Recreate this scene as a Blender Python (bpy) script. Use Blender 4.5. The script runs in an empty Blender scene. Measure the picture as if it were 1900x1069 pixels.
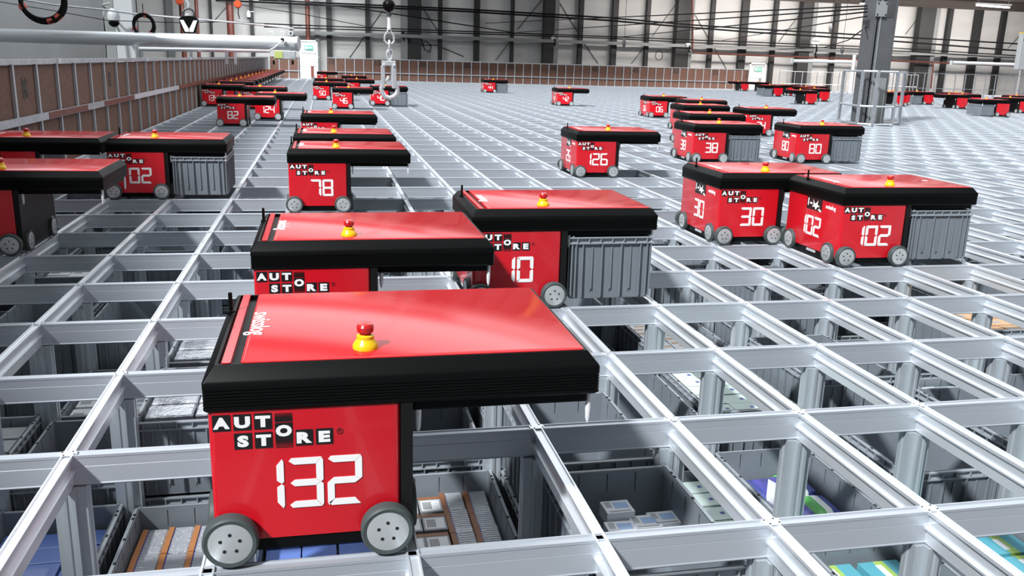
import bpy, bmesh, math, random
from mathutils import Vector, Matrix, Euler
random.seed(7)
S = bpy.context.scene
COL = S.collection

# ------------------------------------------------------------------ camera
W_PX, H_PX, F_PX = 1900.0, 1069.0, 1631.3
cam_d = bpy.data.cameras.new('camera'); cam = bpy.data.objects.new('camera', cam_d); COL.objects.link(cam)
cam.location = (0.7734, -1.9311, 1.1735)
cam.rotation_euler = (1.3187, -0.0282, -0.2053)
cam_d.sensor_width = 36.0; cam_d.lens = F_PX/W_PX*36.0
cam_d.clip_start = 0.05; cam_d.clip_end = 400
S.camera = cam
RC = cam.rotation_euler.to_matrix(); CL = Vector(cam.location)
def at(u, v, Y):
    """photo pixel -> point on the plane y = Y"""
    d = RC @ Vector(((u-950)/F_PX, -(v-534.5)/F_PX, -1)); t = (Y-CL.y)/d.y
    return CL + d*t
def atx(u, v, X):
    d = RC @ Vector(((u-950)/F_PX, -(v-534.5)/F_PX, -1)); t = (X-CL.x)/d.x
    return CL + d*t
def px(p):
    d = RC.transposed() @ (Vector(p)-CL)
    return (950+F_PX*d.x/-d.z, 534.5-F_PX*d.y/-d.z, -d.z)

# ------------------------------------------------------------------ view, world, lights
S.view_settings.view_transform = 'Standard'; S.view_settings.look = 'None'
S.view_settings.gamma = 1.0; S.view_settings.use_curve_mapping = False
S.view_settings.exposure = 0.0
wd = bpy.data.worlds.new('world'); S.world = wd; wd.use_nodes = True
bg = wd.node_tree.nodes['Background']
bg.inputs['Color'].default_value = (0.80, 0.88, 1.0, 1); bg.inputs['Strength'].default_value = 0.13
def lamp(name, kind, loc, direction, energy, color=(1, 1, 1), **kw):
    d = bpy.data.lights.new(name, kind); o = bpy.data.objects.new(name, d); COL.objects.link(o)
    o.location = loc; o.rotation_euler = Vector(direction).to_track_quat('-Z', 'Y').to_euler()
    d.energy = energy; d.color = color
    for k, v in kw.items(): setattr(d, k, v)
    return o
lamp('key_light', 'SUN', (-8, -6, 9), (0.54, 0.46, -0.70), 5.8, (0.97, 0.985, 1.0), angle=math.radians(4))
# rows of high-bay luminaires under the roof
lamp('high_bay_near', 'AREA', (4, 3, 7.5), (0, 0, -1), 520, (0.93, 0.97, 1), shape='RECTANGLE', size=14, size_y=9)
lamp('high_bay_middle', 'AREA', (8, 16, 7.0), (0, 0, -1), 2300, (0.93, 0.97, 1), shape='RECTANGLE', size=26, size_y=14)
lamp('high_bay_far', 'AREA', (20, 30, 6.5), (0, 0, -1), 1000, (0.95, 0.97, 1), shape='RECTANGLE', size=28, size_y=10)
lamp('wall_light_left', 'AREA', (-1.5, 43.5, 3.9), (0, 1, -0.75), 620, (0.95, 0.98, 1), shape='RECTANGLE', size=7, size_y=0.6)
lamp('wall_light_right', 'AREA', (31, 43.5, 4.3), (0, 1, -0.6), 1700, (1, 0.93, 0.89), shape='RECTANGLE', size=24, size_y=0.6)

# ------------------------------------------------------------------ materials
def mat(name, color, rough=0.5, metal=0.0, spec=0.5, coat=0.0, emit=None, noise=None, bump=None, rnoise=None):
    m = bpy.data.materials.new(name); m.use_nodes = True
    nt = m.node_tree; b = nt.nodes['Principled BSDF']
    b.inputs['Base Color'].default_value = (*color, 1); b.inputs['Roughness'].default_value = rough
    b.inputs['Metallic'].default_value = metal; b.inputs['Specular IOR Level'].default_value = spec
    if coat: b.inputs['Coat Weight'].default_value = coat; b.inputs['Coat Roughness'].default_value = 0.06
    if emit: b.inputs['Emission Color'].default_value = (*emit[0], 1); b.inputs['Emission Strength'].default_value = emit[1]
    if noise or bump or rnoise:
        tc = nt.nodes.new('ShaderNodeTexCoord')
    if noise:   # (scale, amount, stretch)
        sc, am, st = noise
        mp = nt.nodes.new('ShaderNodeMapping'); mp.inputs['Scale'].default_value = st
        nt.links.new(tc.outputs['Object'], mp.inputs['Vector'])
        n = nt.nodes.new('ShaderNodeTexNoise'); n.inputs['Scale'].default_value = sc; n.inputs['Detail'].default_value = 4
        nt.links.new(mp.outputs[0], n.inputs['Vector'])
        r = nt.nodes.new('ShaderNodeValToRGB')
        r.color_ramp.elements[0].position = 0.3; r.color_ramp.elements[1].position = 0.7
        r.color_ramp.elements[0].color = (*[c*(1-am) for c in color], 1)
        r.color_ramp.elements[1].color = (*[min(1, c*(1+am)) for c in color], 1)
        nt.links.new(n.outputs['Fac'], r.inputs['Fac']); nt.links.new(r.outputs['Color'], b.inputs['Base Color'])
    if rnoise:
        sc, lo, hi, st = rnoise
        mp = nt.nodes.new('ShaderNodeMapping'); mp.inputs['Scale'].default_value = st
        nt.links.new(tc.outputs['Object'], mp.inputs['Vector'])
        n = nt.nodes.new('ShaderNodeTexNoise'); n.inputs['Scale'].default_value = sc
        nt.links.new(mp.outputs[0], n.inputs['Vector'])
        mr = nt.nodes.new('ShaderNodeMapRange'); mr.inputs['To Min'].default_value = lo; mr.inputs['To Max'].default_value = hi
        nt.links.new(n.outputs['Fac'], mr.inputs['Value']); nt.links.new(mr.outputs[0], b.inputs['Roughness'])
    if bump:
        sc, am = bump
        n = nt.nodes.new('ShaderNodeTexNoise'); n.inputs['Scale'].default_value = sc
        nt.links.new(tc.outputs['Object'], n.inputs['Vector'])
        bp = nt.nodes.new('ShaderNodeBump'); bp.inputs['Strength'].default_value = am; bp.inputs['Distance'].default_value = 0.01
        nt.links.new(n.outputs['Fac'], bp.inputs['Height']); nt.links.new(bp.outputs[0], b.inputs['Normal'])
    return m
M = {}
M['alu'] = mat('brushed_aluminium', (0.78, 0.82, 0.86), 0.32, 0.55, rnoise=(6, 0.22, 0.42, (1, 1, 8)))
M['alu_cross'] = mat('shaded_aluminium', (0.51, 0.55, 0.60), 0.38, 0.45, rnoise=(6, 0.32, 0.48, (1, 1, 1)))  # same rail metal, base darkened to paint in the cross rails' weaker shine
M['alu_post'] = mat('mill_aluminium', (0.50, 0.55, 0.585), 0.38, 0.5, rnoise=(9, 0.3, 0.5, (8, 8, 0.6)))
M['galv'] = mat('galvanised_steel', (0.55, 0.57, 0.60), 0.40, 0.8, noise=(14, 0.15, (1, 1, 1)))
M['steel'] = mat('bright_steel', (0.72, 0.75, 0.78), 0.27, 0.5)
M['red'] = mat('red_lacquer', (0.60, 0.008, 0.018), 0.22, 0, 0.5, coat=0.35)
M['lid_red'] = mat('red_lid_film', (0.62, 0.014, 0.020), 0.17, 0, 0.48)
M['black'] = mat('black_plastic', (0.003, 0.0034, 0.0034), 0.42, spec=0.12)
M['dark'] = mat('dark_grey_plastic', (0.05, 0.055, 0.058), 0.4)
M['inner'] = mat('black_inner_sheet', (0.008, 0.008, 0.008), 0.4, spec=0.25)
M['tile'] = mat('black_print', (0.008, 0.009, 0.009), 0.35)
M['white'] = mat('white_print', (0.90, 0.90, 0.89), 0.4)
M['yellow'] = mat('yellow_plastic', (0.85, 0.55, 0.01), 0.3)
M['button'] = mat('red_button', (0.50, 0.012, 0.012), 0.28, coat=0.4)
M['tyre'] = mat('grey_rubber', (0.060, 0.075, 0.075), 0.5, spec=0.3)
M['hub'] = mat('turned_aluminium', (0.60, 0.63, 0.64), 0.30, 0.5)
M['hole'] = mat('black_hole', (0.006, 0.006, 0.006), 0.7)
M['pin'] = mat('white_nylon', (0.78, 0.79, 0.80), 0.35)
M['bin'] = mat('grey_polypropylene', (0.175, 0.20, 0.225), 0.48, noise=(5, 0.08, (1, 1, 1)))
M['bin_rim'] = mat('light_grey_rim', (0.28, 0.31, 0.34), 0.45)
M['board'] = mat('brown_chipboard', (0.15, 0.082, 0.061), 0.7, spec=0.2, noise=(30, 0.22, (1, 1, 1)))
M['ink'] = mat('black_stencil_ink', (0.03, 0.022, 0.02), 0.7)
M['rust'] = mat('red_oxide_paint', (0.16, 0.042, 0.028), 0.5, noise=(6, 0.2, (1, 1, 1)))
M['column'] = mat('dark_steel_paint', (0.020, 0.020, 0.020), 0.55)
M['pillar'] = mat('grey_pillar_paint', (0.075, 0.078, 0.082), 0.55, noise=(3, 0.12, (1, 1, 1)))
M['greypost'] = mat('grey_post_paint', (0.22, 0.23, 0.23), 0.5)
M['clad'] = mat('white_cladding', (0.60, 0.595, 0.58), 0.6, noise=(0.5, 0.06, (1, 1, 3)))
M['concrete_wall'] = mat('grey_wall_render', (0.30, 0.31, 0.315), 0.75, noise=(0.8, 0.07, (1, 1, 1)))
M['concrete'] = mat('concrete', (0.16, 0.16, 0.165), 0.8, noise=(1.2, 0.15, (1, 1, 1)))
M['roof'] = mat('brown_roof_deck', (0.035, 0.026, 0.022), 0.7)
M['cable'] = mat('black_cable', (0.010, 0.010, 0.011), 0.8, spec=0.1)
M['tape'] = mat('orange_tape', (0.55, 0.10, 0.07), 0.5)
M['offwhite'] = mat('white_lacquer_metal', (0.80, 0.81, 0.82), 0.35)
M['greybox'] = mat('light_grey_box', (0.42, 0.44, 0.45), 0.45)
M['lime'] = mat('lime_label', (0.48, 0.55, 0.16), 0.5)
M['green'] = mat('exit_green', (0.10, 0.50, 0.30), 0.5)
M['orange'] = mat('orange_lacquer', (0.75, 0.10, 0.03), 0.35)
M['lampglow'] = mat('lamp_diffuser', (1, 1, 1), 0.4, emit=((1, 0.98, 0.95), 6))
M['tube_white'] = mat('white_tube', (0.88, 0.88, 0.88), 0.3)

# ------------------------------------------------------------------ mesh builder
class MB:
    def __init__(s): s.v = []; s.f = []; s.mi = []; s.cur = 0
    def m(s, i): s.cur = i; return s
    def add(s, vs, fs):
        b = len(s.v); s.v += [tuple(x) for x in vs]
        for f in fs: s.f.append(tuple(b+i for i in f)); s.mi.append(s.cur)
        return s
    def box(s, x0, x1, y0, y1, z0, z1):
        return s.add([(x0,y0,z0),(x1,y0,z0),(x1,y1,z0),(x0,y1,z0),(x0,y0,z1),(x1,y0,z1),(x1,y1,z1),(x0,y1,z1)],
              [(0,3,2,1),(4,5,6,7),(0,1,5,4),(1,2,6,5),(2,3,7,6),(3,0,4,7)])
    def prism(s, poly, a0, a1, axis):
        """polygon (p,q) counter-clockwise extruded along axis: 'x'->(a,p,q), 'y'->(p,a,q), 'z'->(p,q,a)"""
        n = len(poly)
        def P(p, q, a): return {'x': (a, p, q), 'y': (p, a, q), 'z': (p, q, a)}[axis]
        vs = [P(p, q, a0) for p, q in poly] + [P(p, q, a1) for p, q in poly]
        fl = axis == 'y'
        fs = []
        for i in range(n):
            j = (i+1) % n; q = (i, j, n+j, n+i); fs.append(q[::-1] if fl else q)
        c0 = tuple(range(n-1, -1, -1)); c1 = tuple(range(n, 2*n))
        fs += [c0[::-1], c1[::-1]] if fl else [c0, c1]
        return s.add(vs, fs)
    def loft(s, rings, cap0=True, cap1=True):
        n = len(rings[0]); vs = [p for r in rings for p in r]; fs = []
        for k in range(len(rings)-1):
            for i in range(n):
                j = (i+1) % n; fs.append((k*n+i, k*n+j, (k+1)*n+j, (k+1)*n+i))
        if cap0: fs.append(tuple(range(n-1, -1, -1)))
        if cap1: fs.append(tuple((len(rings)-1)*n+i for i in range(n)))
        return s.add(vs, fs)
    def lathe(s, prof, c, axis='z', n=20, cap0=True, cap1=True):
        """prof: (radius, height) list"""
        rings = []
        for r, h in prof:
            ring = []
            for i in range(n):
                a = 2*math.pi*i/n; u, w = r*math.cos(a), r*math.sin(a)
                p = {'z': (u, w, h), 'y': (w, h, u), 'x': (h, u, w)}[axis]
                ring.append((c[0]+p[0], c[1]+p[1], c[2]+p[2]))
            rings.append(ring)
        return s.loft(rings, cap0, cap1)
    def tube(s, pts, r, n=8, closed=False):
        pts = [Vector(p) for p in pts]; rings = []; N = len(pts); up = None
        for k in range(N):
            if closed: t = pts[(k+1) % N]-pts[k-1]
            else: t = pts[min(k+1, N-1)]-pts[max(k-1, 0)]
            t.normalize()
            if up is None:
                up = Vector((0, 0, 1)) if abs(t.z) < .9 else Vector((1, 0, 0))
            a = t.cross(up).normalized(); b = a.cross(t).normalized(); up = b
            rr = r[k] if isinstance(r, (list, tuple)) else r
            rings.append([pts[k]+a*rr*math.cos(2*math.pi*i/n)-b*rr*math.sin(2*math.pi*i/n) for i in range(n)])
        if closed: return s.loft(rings+[rings[0]], False, False)
        return s.loft(rings)
    def mesh(s, name, mats, smooth=False, bevel=0):
        me = bpy.data.meshes.new(name); me.from_pydata(s.v, [], s.f)
        for m_ in (mats if isinstance(mats, (list, tuple)) else [mats]): me.materials.append(m_)
        me.polygons.foreach_set('material_index', s.mi)
        bm = bmesh.new(); bm.from_mesh(me)
        if bevel:
            bmesh.ops.bevel(bm, geom=[e for e in bm.edges if len(e.link_faces) == 2 and e.calc_face_angle(0) > .6], offset=bevel, segments=1, affect='EDGES', profile=.5)
        bmesh.ops.recalc_face_normals(bm, faces=bm.faces)
        if smooth:
            for f in bm.faces: f.smooth = True
            for e in bm.edges:
                if len(e.link_faces) == 2 and e.calc_face_angle(0) > math.radians(32): e.smooth = False
        bm.to_mesh(me); bm.free(); me.update()
        return me
def ob(name, data, parent=None, loc=(0, 0, 0)):
    o = bpy.data.objects.new(name, data); COL.objects.link(o)
    if parent is not None: o.parent = parent
    o.location = loc
    return o
def thing(name, label, cat, loc=(0, 0, 0), rz=0, group=None, data=None):
    o = bpy.data.objects.new(name, data); COL.objects.link(o); o.location = loc; o.rotation_euler = (0, 0, rz)
    o['label'] = label; o['category'] = cat
    if group: o['group'] = group
    if data is None: o.empty_display_size = 0.1
    return o
def struct(name, data, label=None):
    o = ob(name, data); o['kind'] = 'structure'
    if label: o['label'] = label
    return o
def text_mesh(name, body, size, m, extrude=0.0008, sx=1.0, bold=0.0, align='CENTER'):
    cu = bpy.data.curves.new(name, 'FONT'); cu.body = body; cu.size = size; cu.extrude = extrude; cu.offset = bold
    cu.align_x = align; cu.align_y = 'CENTER'; cu.resolution_u = 3
    o = bpy.data.objects.new(name, cu); COL.objects.link(o)
    dg = bpy.context.evaluated_depsgraph_get(); dg.update()
    me = bpy.data.meshes.new_from_object(o.evaluated_get(dg)); bpy.data.objects.remove(o); bpy.data.curves.remove(cu)
    me.name = name; me.materials.clear(); me.materials.append(m)
    if sx != 1: me.transform(Matrix.Diagonal((sx, 1, 1, 1)))
    return me

# ------------------------------------------------------------------ setting
PX, PY = 0.48, 0.705            # cell pitch of the rail grid
J0, J1 = -3, 66                 # rows of cross rails
I0, I1 = -4, 92                 # columns of long rails
YB = 49.5                       # back wall
struct('floor', MB().box(-12, 60, -8, YB+1, -3.3, -3.2).mesh('floor', M['concrete']))
b = MB()
zz = -1.2
while zz < 8.5:                 # sandwich panels with a shadow joint between courses
    b.box(-22, 60, YB, YB+.15, zz, zz+.985); b.box(-22, 60, YB+.02, YB+.15, zz+.985, zz+1.0); zz += 1.0
struct('wall_back', b.mesh('wall_back', M['clad']))
struct('wall_left', MB().box(-4.75, -4.5, -6, 22.3, -3.2, 5.4).mesh('wall_left', M['concrete_wall']))
b = MB().box(-22, 60, 43.2, YB+.15, 5.5, 5.65)
struct('ceiling', b.mesh('ceiling', M['roof']))

# ------------------------------------------------------------------ the aluminium rail grid
GX0, GX1 = I0*PX-.03, I1*PX+.03
GY0, GY1 = J0*PY-.03, J1*PY+.03
grid = thing('rail_grid', 'silver aluminium lattice of crossing rails that all the red robots drive on', 'rail grid', (0, 0, 0))
# cross rail profile (y, z), twin grooves on top, stepped faces
cr = [(-.015,-.098),(.015,-.098),(.0175,-.094),(.0155,-.090),(.0155,-.0375),(.0145,-.0365),(.0155,-.0355),(.0160,-.010),(.0175,-.008),(.0175,0),(.0125,0),(.0105,-.004),
      (-.0105,-.004),(-.0125,0),(-.0175,0),(-.0175,-.008),(-.0160,-.010),(-.0155,-.0355),(-.0145,-.0365),(-.0155,-.0375),(-.0155,-.090),(-.0175,-.094)]
me_cr = MB().prism(cr, GX0, GX1, 'x').mesh('cross_rail', M['alu_cross'])
# long rail profile (x, z): head, recessed web, bright lower ledge, foot
lr = [(-.012,-.096),(.012,-.096),(.012,-.058),(.019,-.055),(.019,-.049),(.007,-.046),(.007,-.016),(.016,-.009),(.016,.001),(.0115,.001),(.0095,-.004),
      (-.0095,-.004),(-.0115,.001),(-.016,.001),(-.016,-.009),(-.007,-.016),(-.007,-.046),(-.019,-.049),(-.019,-.055),(-.012,-.058)]
me_lr = MB().prism(lr, GY0, GY1, 'y').mesh('long_rail', M['alu'])
for j in range(J0, J1+1): ob('cross_rail', me_cr, grid, (0, j*PY, 0))
for i in range(I0, I1+1): ob('long_rail', me_lr, grid, (i*PX, 0, 0))
# uprights under the nodes: hollow extrusion with flanges and grooves
up = [(-.046,-.026),(-.018,-.026),(-.018,-.046),(-.007,-.046),(-.005,-.042),(.005,-.042),(.007,-.046),(.018,-.046),(.018,-.026),(.046,-.026),(.046,-.008),(.042,-.006),(.042,.006),(.046,.008),(.046,.026),(.018,.026),(.018,.046),(-.018,.046),(-.018,.026),(-.046,.026),(-.046,.008),(-.042,.006),(-.042,-.006),(-.046,-.008)]
me_up = MB().prism(up, -3.2, -.1, 'z').mesh('upright', M['alu_post'])
nodes = []
for j in range(-1, 15):
    for i in range(I0, 24):
        u, v, d = px((i*PX, j*PY, -.25))
        if d > .3 and -60 < u < 1960 and v < 1150: nodes.append((d, i, j))
nodes.sort(); rest = MB()
for k, (d, i, j) in enumerate(nodes):
    if k < 95: ob('upright', me_up, grid, (i*PX, j*PY, 0))
    else: rest.prism([(p+i*PX, q+j*PY) for p, q in ((-.046,-.026),(-.018,-.026),(-.018,-.046),(.018,-.046),(.018,-.026),(.046,-.026),(.046,.026),(.018,.026),(.018,.046),(-.018,.046),(-.018,.026),(-.046,.026))], -3.2, -.1, 'z')
o = ob('upright', rest.mesh('upright_rows', M['alu_post']), grid); o['kind'] = 'stuff'
# corner joint with screws on the nearest nodes
jb = MB()
cx_ = [(-.024,-.011),(-.016,-.0175),(.016,-.0175),(.024,-.011),(.024,.011),(.016,.0175),(-.016,.0175),(-.024,.011)]
jb.prism(cx_, -.006, .0016, 'z')
me_j = jb.mesh('rail_joint', M['alu'])
me_s = MB().lathe([(.0028, 0), (.0028, .0010)], (0, 0, 0), 'z', 8).mesh('screw', M['hole'])
for k, (d, i, j) in enumerate(nodes[:90]):
    o = ob('rail_joint', me_j, grid, (i*PX, j*PY, 0))
    if k < 40:
        for sx, sy in ((-.0185, .008), (.0185, -.008), (-.0105, -.0125), (.0105, .0125)): ob('screw', me_s, o, (sx, sy, .0016))

# ------------------------------------------------------------------ storage bins
BW, BD, BH = .440, .640, .315
def bin_meshes():
    b = MB(); t = .006; x, y = BW/2-.012, BD/2-.012
    def ring(ix, z): return [(-x+ix, -y+ix, z), (x-ix, -y+ix, z), (x-ix, y-ix, z), (-x+ix, y-ix, z)]
    b.loft([ring(.006, 0), ring(0, BH), ring(t, BH), ring(t+.006, .008)])
    for sy in (-1, 1):          # ribs on the short sides
        for rx in (-.205, -.185, -.15, -.05, .05, .15, .185, .205):
            b.box(rx-.003, rx+.003, sy*y-.0 if sy > 0 else -y-.010, (y+.010) if sy > 0 else -y, .01, BH-.03)
        for rx in (-.10, 0, .10):
            b.box(rx-.004, rx+.004, y if sy > 0 else -y-.004, y+.004 if sy > 0 else -y, .05, BH-.05)
    for sx in (-1, 1):          # ribs on the long sides
        for k in range(9):
            ry = -.29+k*.0725
            b.box(x if sx > 0 else -x-.010, x+.010 if sx > 0 else -x, ry-.003, ry+.003, .01, BH-.03)
    for sy in (-1, 1):          # grooves seen on the inside walls
        for rx in (-.10, 0, .10):
            b.m(1).box(rx-.0012, rx+.0012, sy*(y-t)-.0015, sy*(y-t)+.0012, .03, BH-.01); b.m(0)
    for sx in (-1, 1):
        for ry in (-.22, -.11, 0, .11, .22):
            b.m(1).box(sx*(x-t)-.0015, sx*(x-t)+.0012, ry-.0012, ry+.0012, .03, BH-.01); b.m(0)
    body = b.mesh('bin_body', [M['bin'], M['hole']])
    r = MB(); X, Y = BW/2, BD/2
    def rr(ix, z): return [(-X+ix, -Y+ix, z), (X-ix, -Y+ix, z), (X-ix, Y-ix, z), (-X+ix, Y-ix, z)]
    for z0, z1 in ((BH-.034, BH-.028), (BH-.006, BH)):      # two flanges
        r.loft([rr(0, z0), rr(0, z1), rr(.017, z1), rr(.017, z0), rr(0, z0)], False, False)
    r.loft([rr(.012, BH-.03), rr(.012, BH-.003)], False, False)
    for sy in (-1, 1):
        for k in range(7):
            rx = -.18+k*.06; y0, y1 = (Y-.012, Y) if sy > 0 else (-Y, -Y+.012)
            r.box(rx-.002, rx+.002, y0, y1, BH-.03, BH-.004)
    for sx in (-1, 1):
        for k in range(11):
            ry = -.29+k*.058; x0, x1 = (X-.012, X) if sx > 0 else (-X, -X+.012)
            r.box(x0, x1, ry-.002, ry+.002, BH-.03, BH-.004)
        for ry in (-.26, -.23, -.08, .08, .23, .26):
            r.m(1).box(sx*(X-.009)-.0045, sx*(X-.009)+.0045, ry-.008, ry+.008, BH-.0003, BH+.0006); r.m(0)
    for sx in (-1, 1):
        for sy in (-1, 1): r.box(sx*(X-.02)-.004, sx*(X-.02)+.004, sy*(Y-.010)-.003, sy*(Y-.010)+.003, BH, BH+.006)
    return body, r.mesh('bin_rim', [M['bin_rim'], M['hole']])
ME_BIN, ME_RIM = bin_meshes()
def place_bin(cx, cy, zb, label, group=None):
    o = thing('storage_bin', label, 'bin', (cx, cy, zb), 0, group, ME_BIN)
    ob('rim', ME_RIM, o)
    return o

# ------------------------------------------------------------------ the load-handling robot (origin: cell corner at rail level)
def digit_polys(ch, w=.082, h=.128, t=.0165):
    """seven-segment outlines, origin lower left"""
    g = .0006; m = h/2; k = t*.62
    seg = {
     'a': [(k*.3, h-t*.45), (t*.55, h), (w-g-t*.2, h), (w-t-g, h-t), (t*.95, h-t)],
     'd': [(k*.3, t*.45), (t*.95, t), (w-t-g, t), (w-g-t*.2, 0), (t*.55, 0)],
     'g': [(t*.35, m), (t*.95, m+t/2), (w-t-g, m+t/2), (w-t*.35, m), (w-t-g, m-t/2), (t*.95, m-t/2)],
     'b': [(w-t, h-t-g), (w-t*.2, h-g), (w, h-t*.5), (w, m+t*.35), (w-t*.3, m+g), (w-t, m+t/2+g)],
     'c': [(w-t, t+g), (w-t, m-t/2-g), (w-t*.3, m-g), (w, m-t*.35), (w, t*.5), (w-t*.2, g)],
     'f': [(t, h-t-g), (t, m+t/2+g), (t*.3, m+g), (0, m+t*.35), (0, h-t*.5), (t*.2, h-g)],
     'e': [(t, t+g), (t*.2, g), (0, t*.5), (0, m-t*.35), (t*.3, m-g), (t, m-t/2-g)]}
    on = {'0': 'abcdef', '1': 'bc', '2': 'abged', '3': 'abgcd', '4': 'fgbc', '5': 'afgcd', '6': 'afgecd', '7': 'abc', '8': 'abcdefg', '9': 'abcfgd'}[ch]
    return [seg[c] for c in on]
def number_mesh(txt, scale=1.0):
    """flat lettering in the x-z plane facing -y, centred in x, base at z = 0"""
    x = 0; polys = []
    for ch in txt:
        wd_ = .018 if ch == '1' else .082; off = -.064 if ch == '1' else 0
        for p in digit_polys(ch): polys.append([((q[0]+off+x)*scale, q[1]*scale) for q in p])
        x += wd_+.009
    tot = (x-.009)*scale; b = MB()
    for p in polys:
        b.prism([(q[0]-tot/2, q[1]) for q in p], -.0012, .0003, 'y')
    return b.mesh('number_'+txt, M['white'])
NUM = {}
def num(txt, sc=1.0):
    if (txt, sc) not in NUM: NUM[(txt, sc)] = number_mesh(txt, sc)
    return NUM[(txt, sc)]

def rrect(x0, x1, y0, y1, z, r=.012):
    pts = []
    for cx, cy, a0 in ((x1-r, y1-r, 0), (x0+r, y1-r, 90), (x0+r, y0+r, 180), (x1-r, y0+r, 270)):
        for k in range(4):
            a = math.radians(a0+30*k); pts.append((cx+r*math.cos(a), cy+r*math.sin(a), z))
    return pts
X0, X1, Y0, Y1 = .008, .945, .026, .697
def rim_mesh():
    b = MB(); rings = []
    prof = [(.020, .352), (.020, .378), (.006, .380), (0, .386)]
    z = .392
    while z < .43:
        prof += [(0, z), (.0025, z+.0012), (.0025, z+.0034), (0, z+.0046)]; z += .0075
    prof += [(0, .452), (.003, .457), (.027, .487), (.034, .487), (.035, .476)]
    lo = [p for p in prof if p[1] < .379]; hi = [p for p in prof if p[1] >= .379]
    for ix, zz_ in hi: rings.append(rrect(X0+ix, X1-ix, Y0+ix, Y1-ix, zz_, max(.003, .007-ix*.15)))
    b.loft(rings)
    b.m(1).loft([rrect(X0+.475, X1-.022, Y0+.018, Y1-.018, zz_, .01) for zz_ in (.356, .381)])
    return b.mesh('rim', [M['black'], M['black']], smooth=True)
ME = {}
ME['rim_band'] = rim_mesh()
def body_mesh():
    b = MB()
    b.loft([rrect(.016, .455, .032, .690, z, .014) for z in (.052, .39)])
    for z in (.11, .195, .285):          # faint horizontal seams on the end face
        b.box(.0152, .0164, .06, .66, z-.0008, z+.0008)
    return b.mesh('body', M['red'], smooth=True)
ME['body'] = body_mesh()
b = MB().box(.455, .4835, .030, .692, .03, .39)
for yy in (.10, .36, .62):
    b.m(1).lathe([(.006, 0), (.006, .002)], (.4835, yy, .34), 'x', 8)
b.m(0).box(.4835, .4855, .06, .66, .175, .181)
ME['inner'] = b.mesh('inner_panel', [M['inner'], M['dark']])
b = MB().box(.03, .455, .05, .67, .016, .056).box(.09, .40, .036, .06, .020, .050).box(.02, .05, .22, .50, .022, .052)
b.m(1).box(.0185, .021, .29, .40, .030, .046)
ME['chassis'] = b.mesh('chassis', [M['black'], M['steel']])
b = MB().loft([rrect(.092, .911, .058, .665, .474, .008), rrect(.092, .911, .058, .665, .4885, .008), rrect(.097, .906, .063, .660, .4915, .006)])
ME['lid'] = b.mesh('lid', M['lid_red'], smooth=True)
ME['strip'] = MB().loft([rrect(.050, .070, .058, .665, z, .004) for z in (.474, .4895)]).mesh('lid_strip', M['lid_red'])
ME['stop_base'] = MB().lathe([(.031, 0), (.031, .008), (.028, .013), (.021, .024), (.021, .032), (.017, .035)], (0, 0, 0), 'z', 24).mesh('emergency_stop', M['yellow'], smooth=True)
ME['stop_btn'] = MB().lathe([(.014, .034), (.015, .040), (.020, .042), (.021, .054), (.017, .061), (.008, .064)], (0, 0, 0), 'z', 24).mesh('button', M['button'], smooth=True)
ME['antenna'] = MB().lathe([(.011, 0), (.011, .012), (.006, .014), (.0055, .062), (.003, .064)], (0, 0, 0), 'z', 12).mesh('antenna', M['black'], smooth=True)
ME['pin'] = MB().lathe([(.002, -.098), (.0062, -.085), (.0075, -.06), (.0075, .03)], (0, 0, 0), 'z', 10).mesh('guide_pin', M['pin'], smooth=True)
def wheel_meshes(n):
    R_ = .0645
    ty = MB().lathe([(.050, -.004), (.059, -.006), (R_-.002, -.003), (R_, .002), (R_, .026), (R_-.003, .030), (.03, .030)], (0, 0, 0), 'y', n).mesh('wheel', M['tyre'], smooth=True)
    h = MB().lathe([(.0005, -.0045), (.049, -.0045), (.0525, -.0035), (.0525, .01)], (0, 0, 0), 'y', n)
    if n > 20:
        for k in range(5):
            a = math.radians(90+72*k); h.m(1).lathe([(.0045, -.0052), (.0045, .002)], (.023*math.cos(a), 0, .023*math.sin(a)), 'y', 8)
    return ty, h.mesh('hub', [M['hub'], M['hole']], smooth=True)
WH_HI = wheel_meshes(40); WH_LO = wheel_meshes(18)
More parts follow.
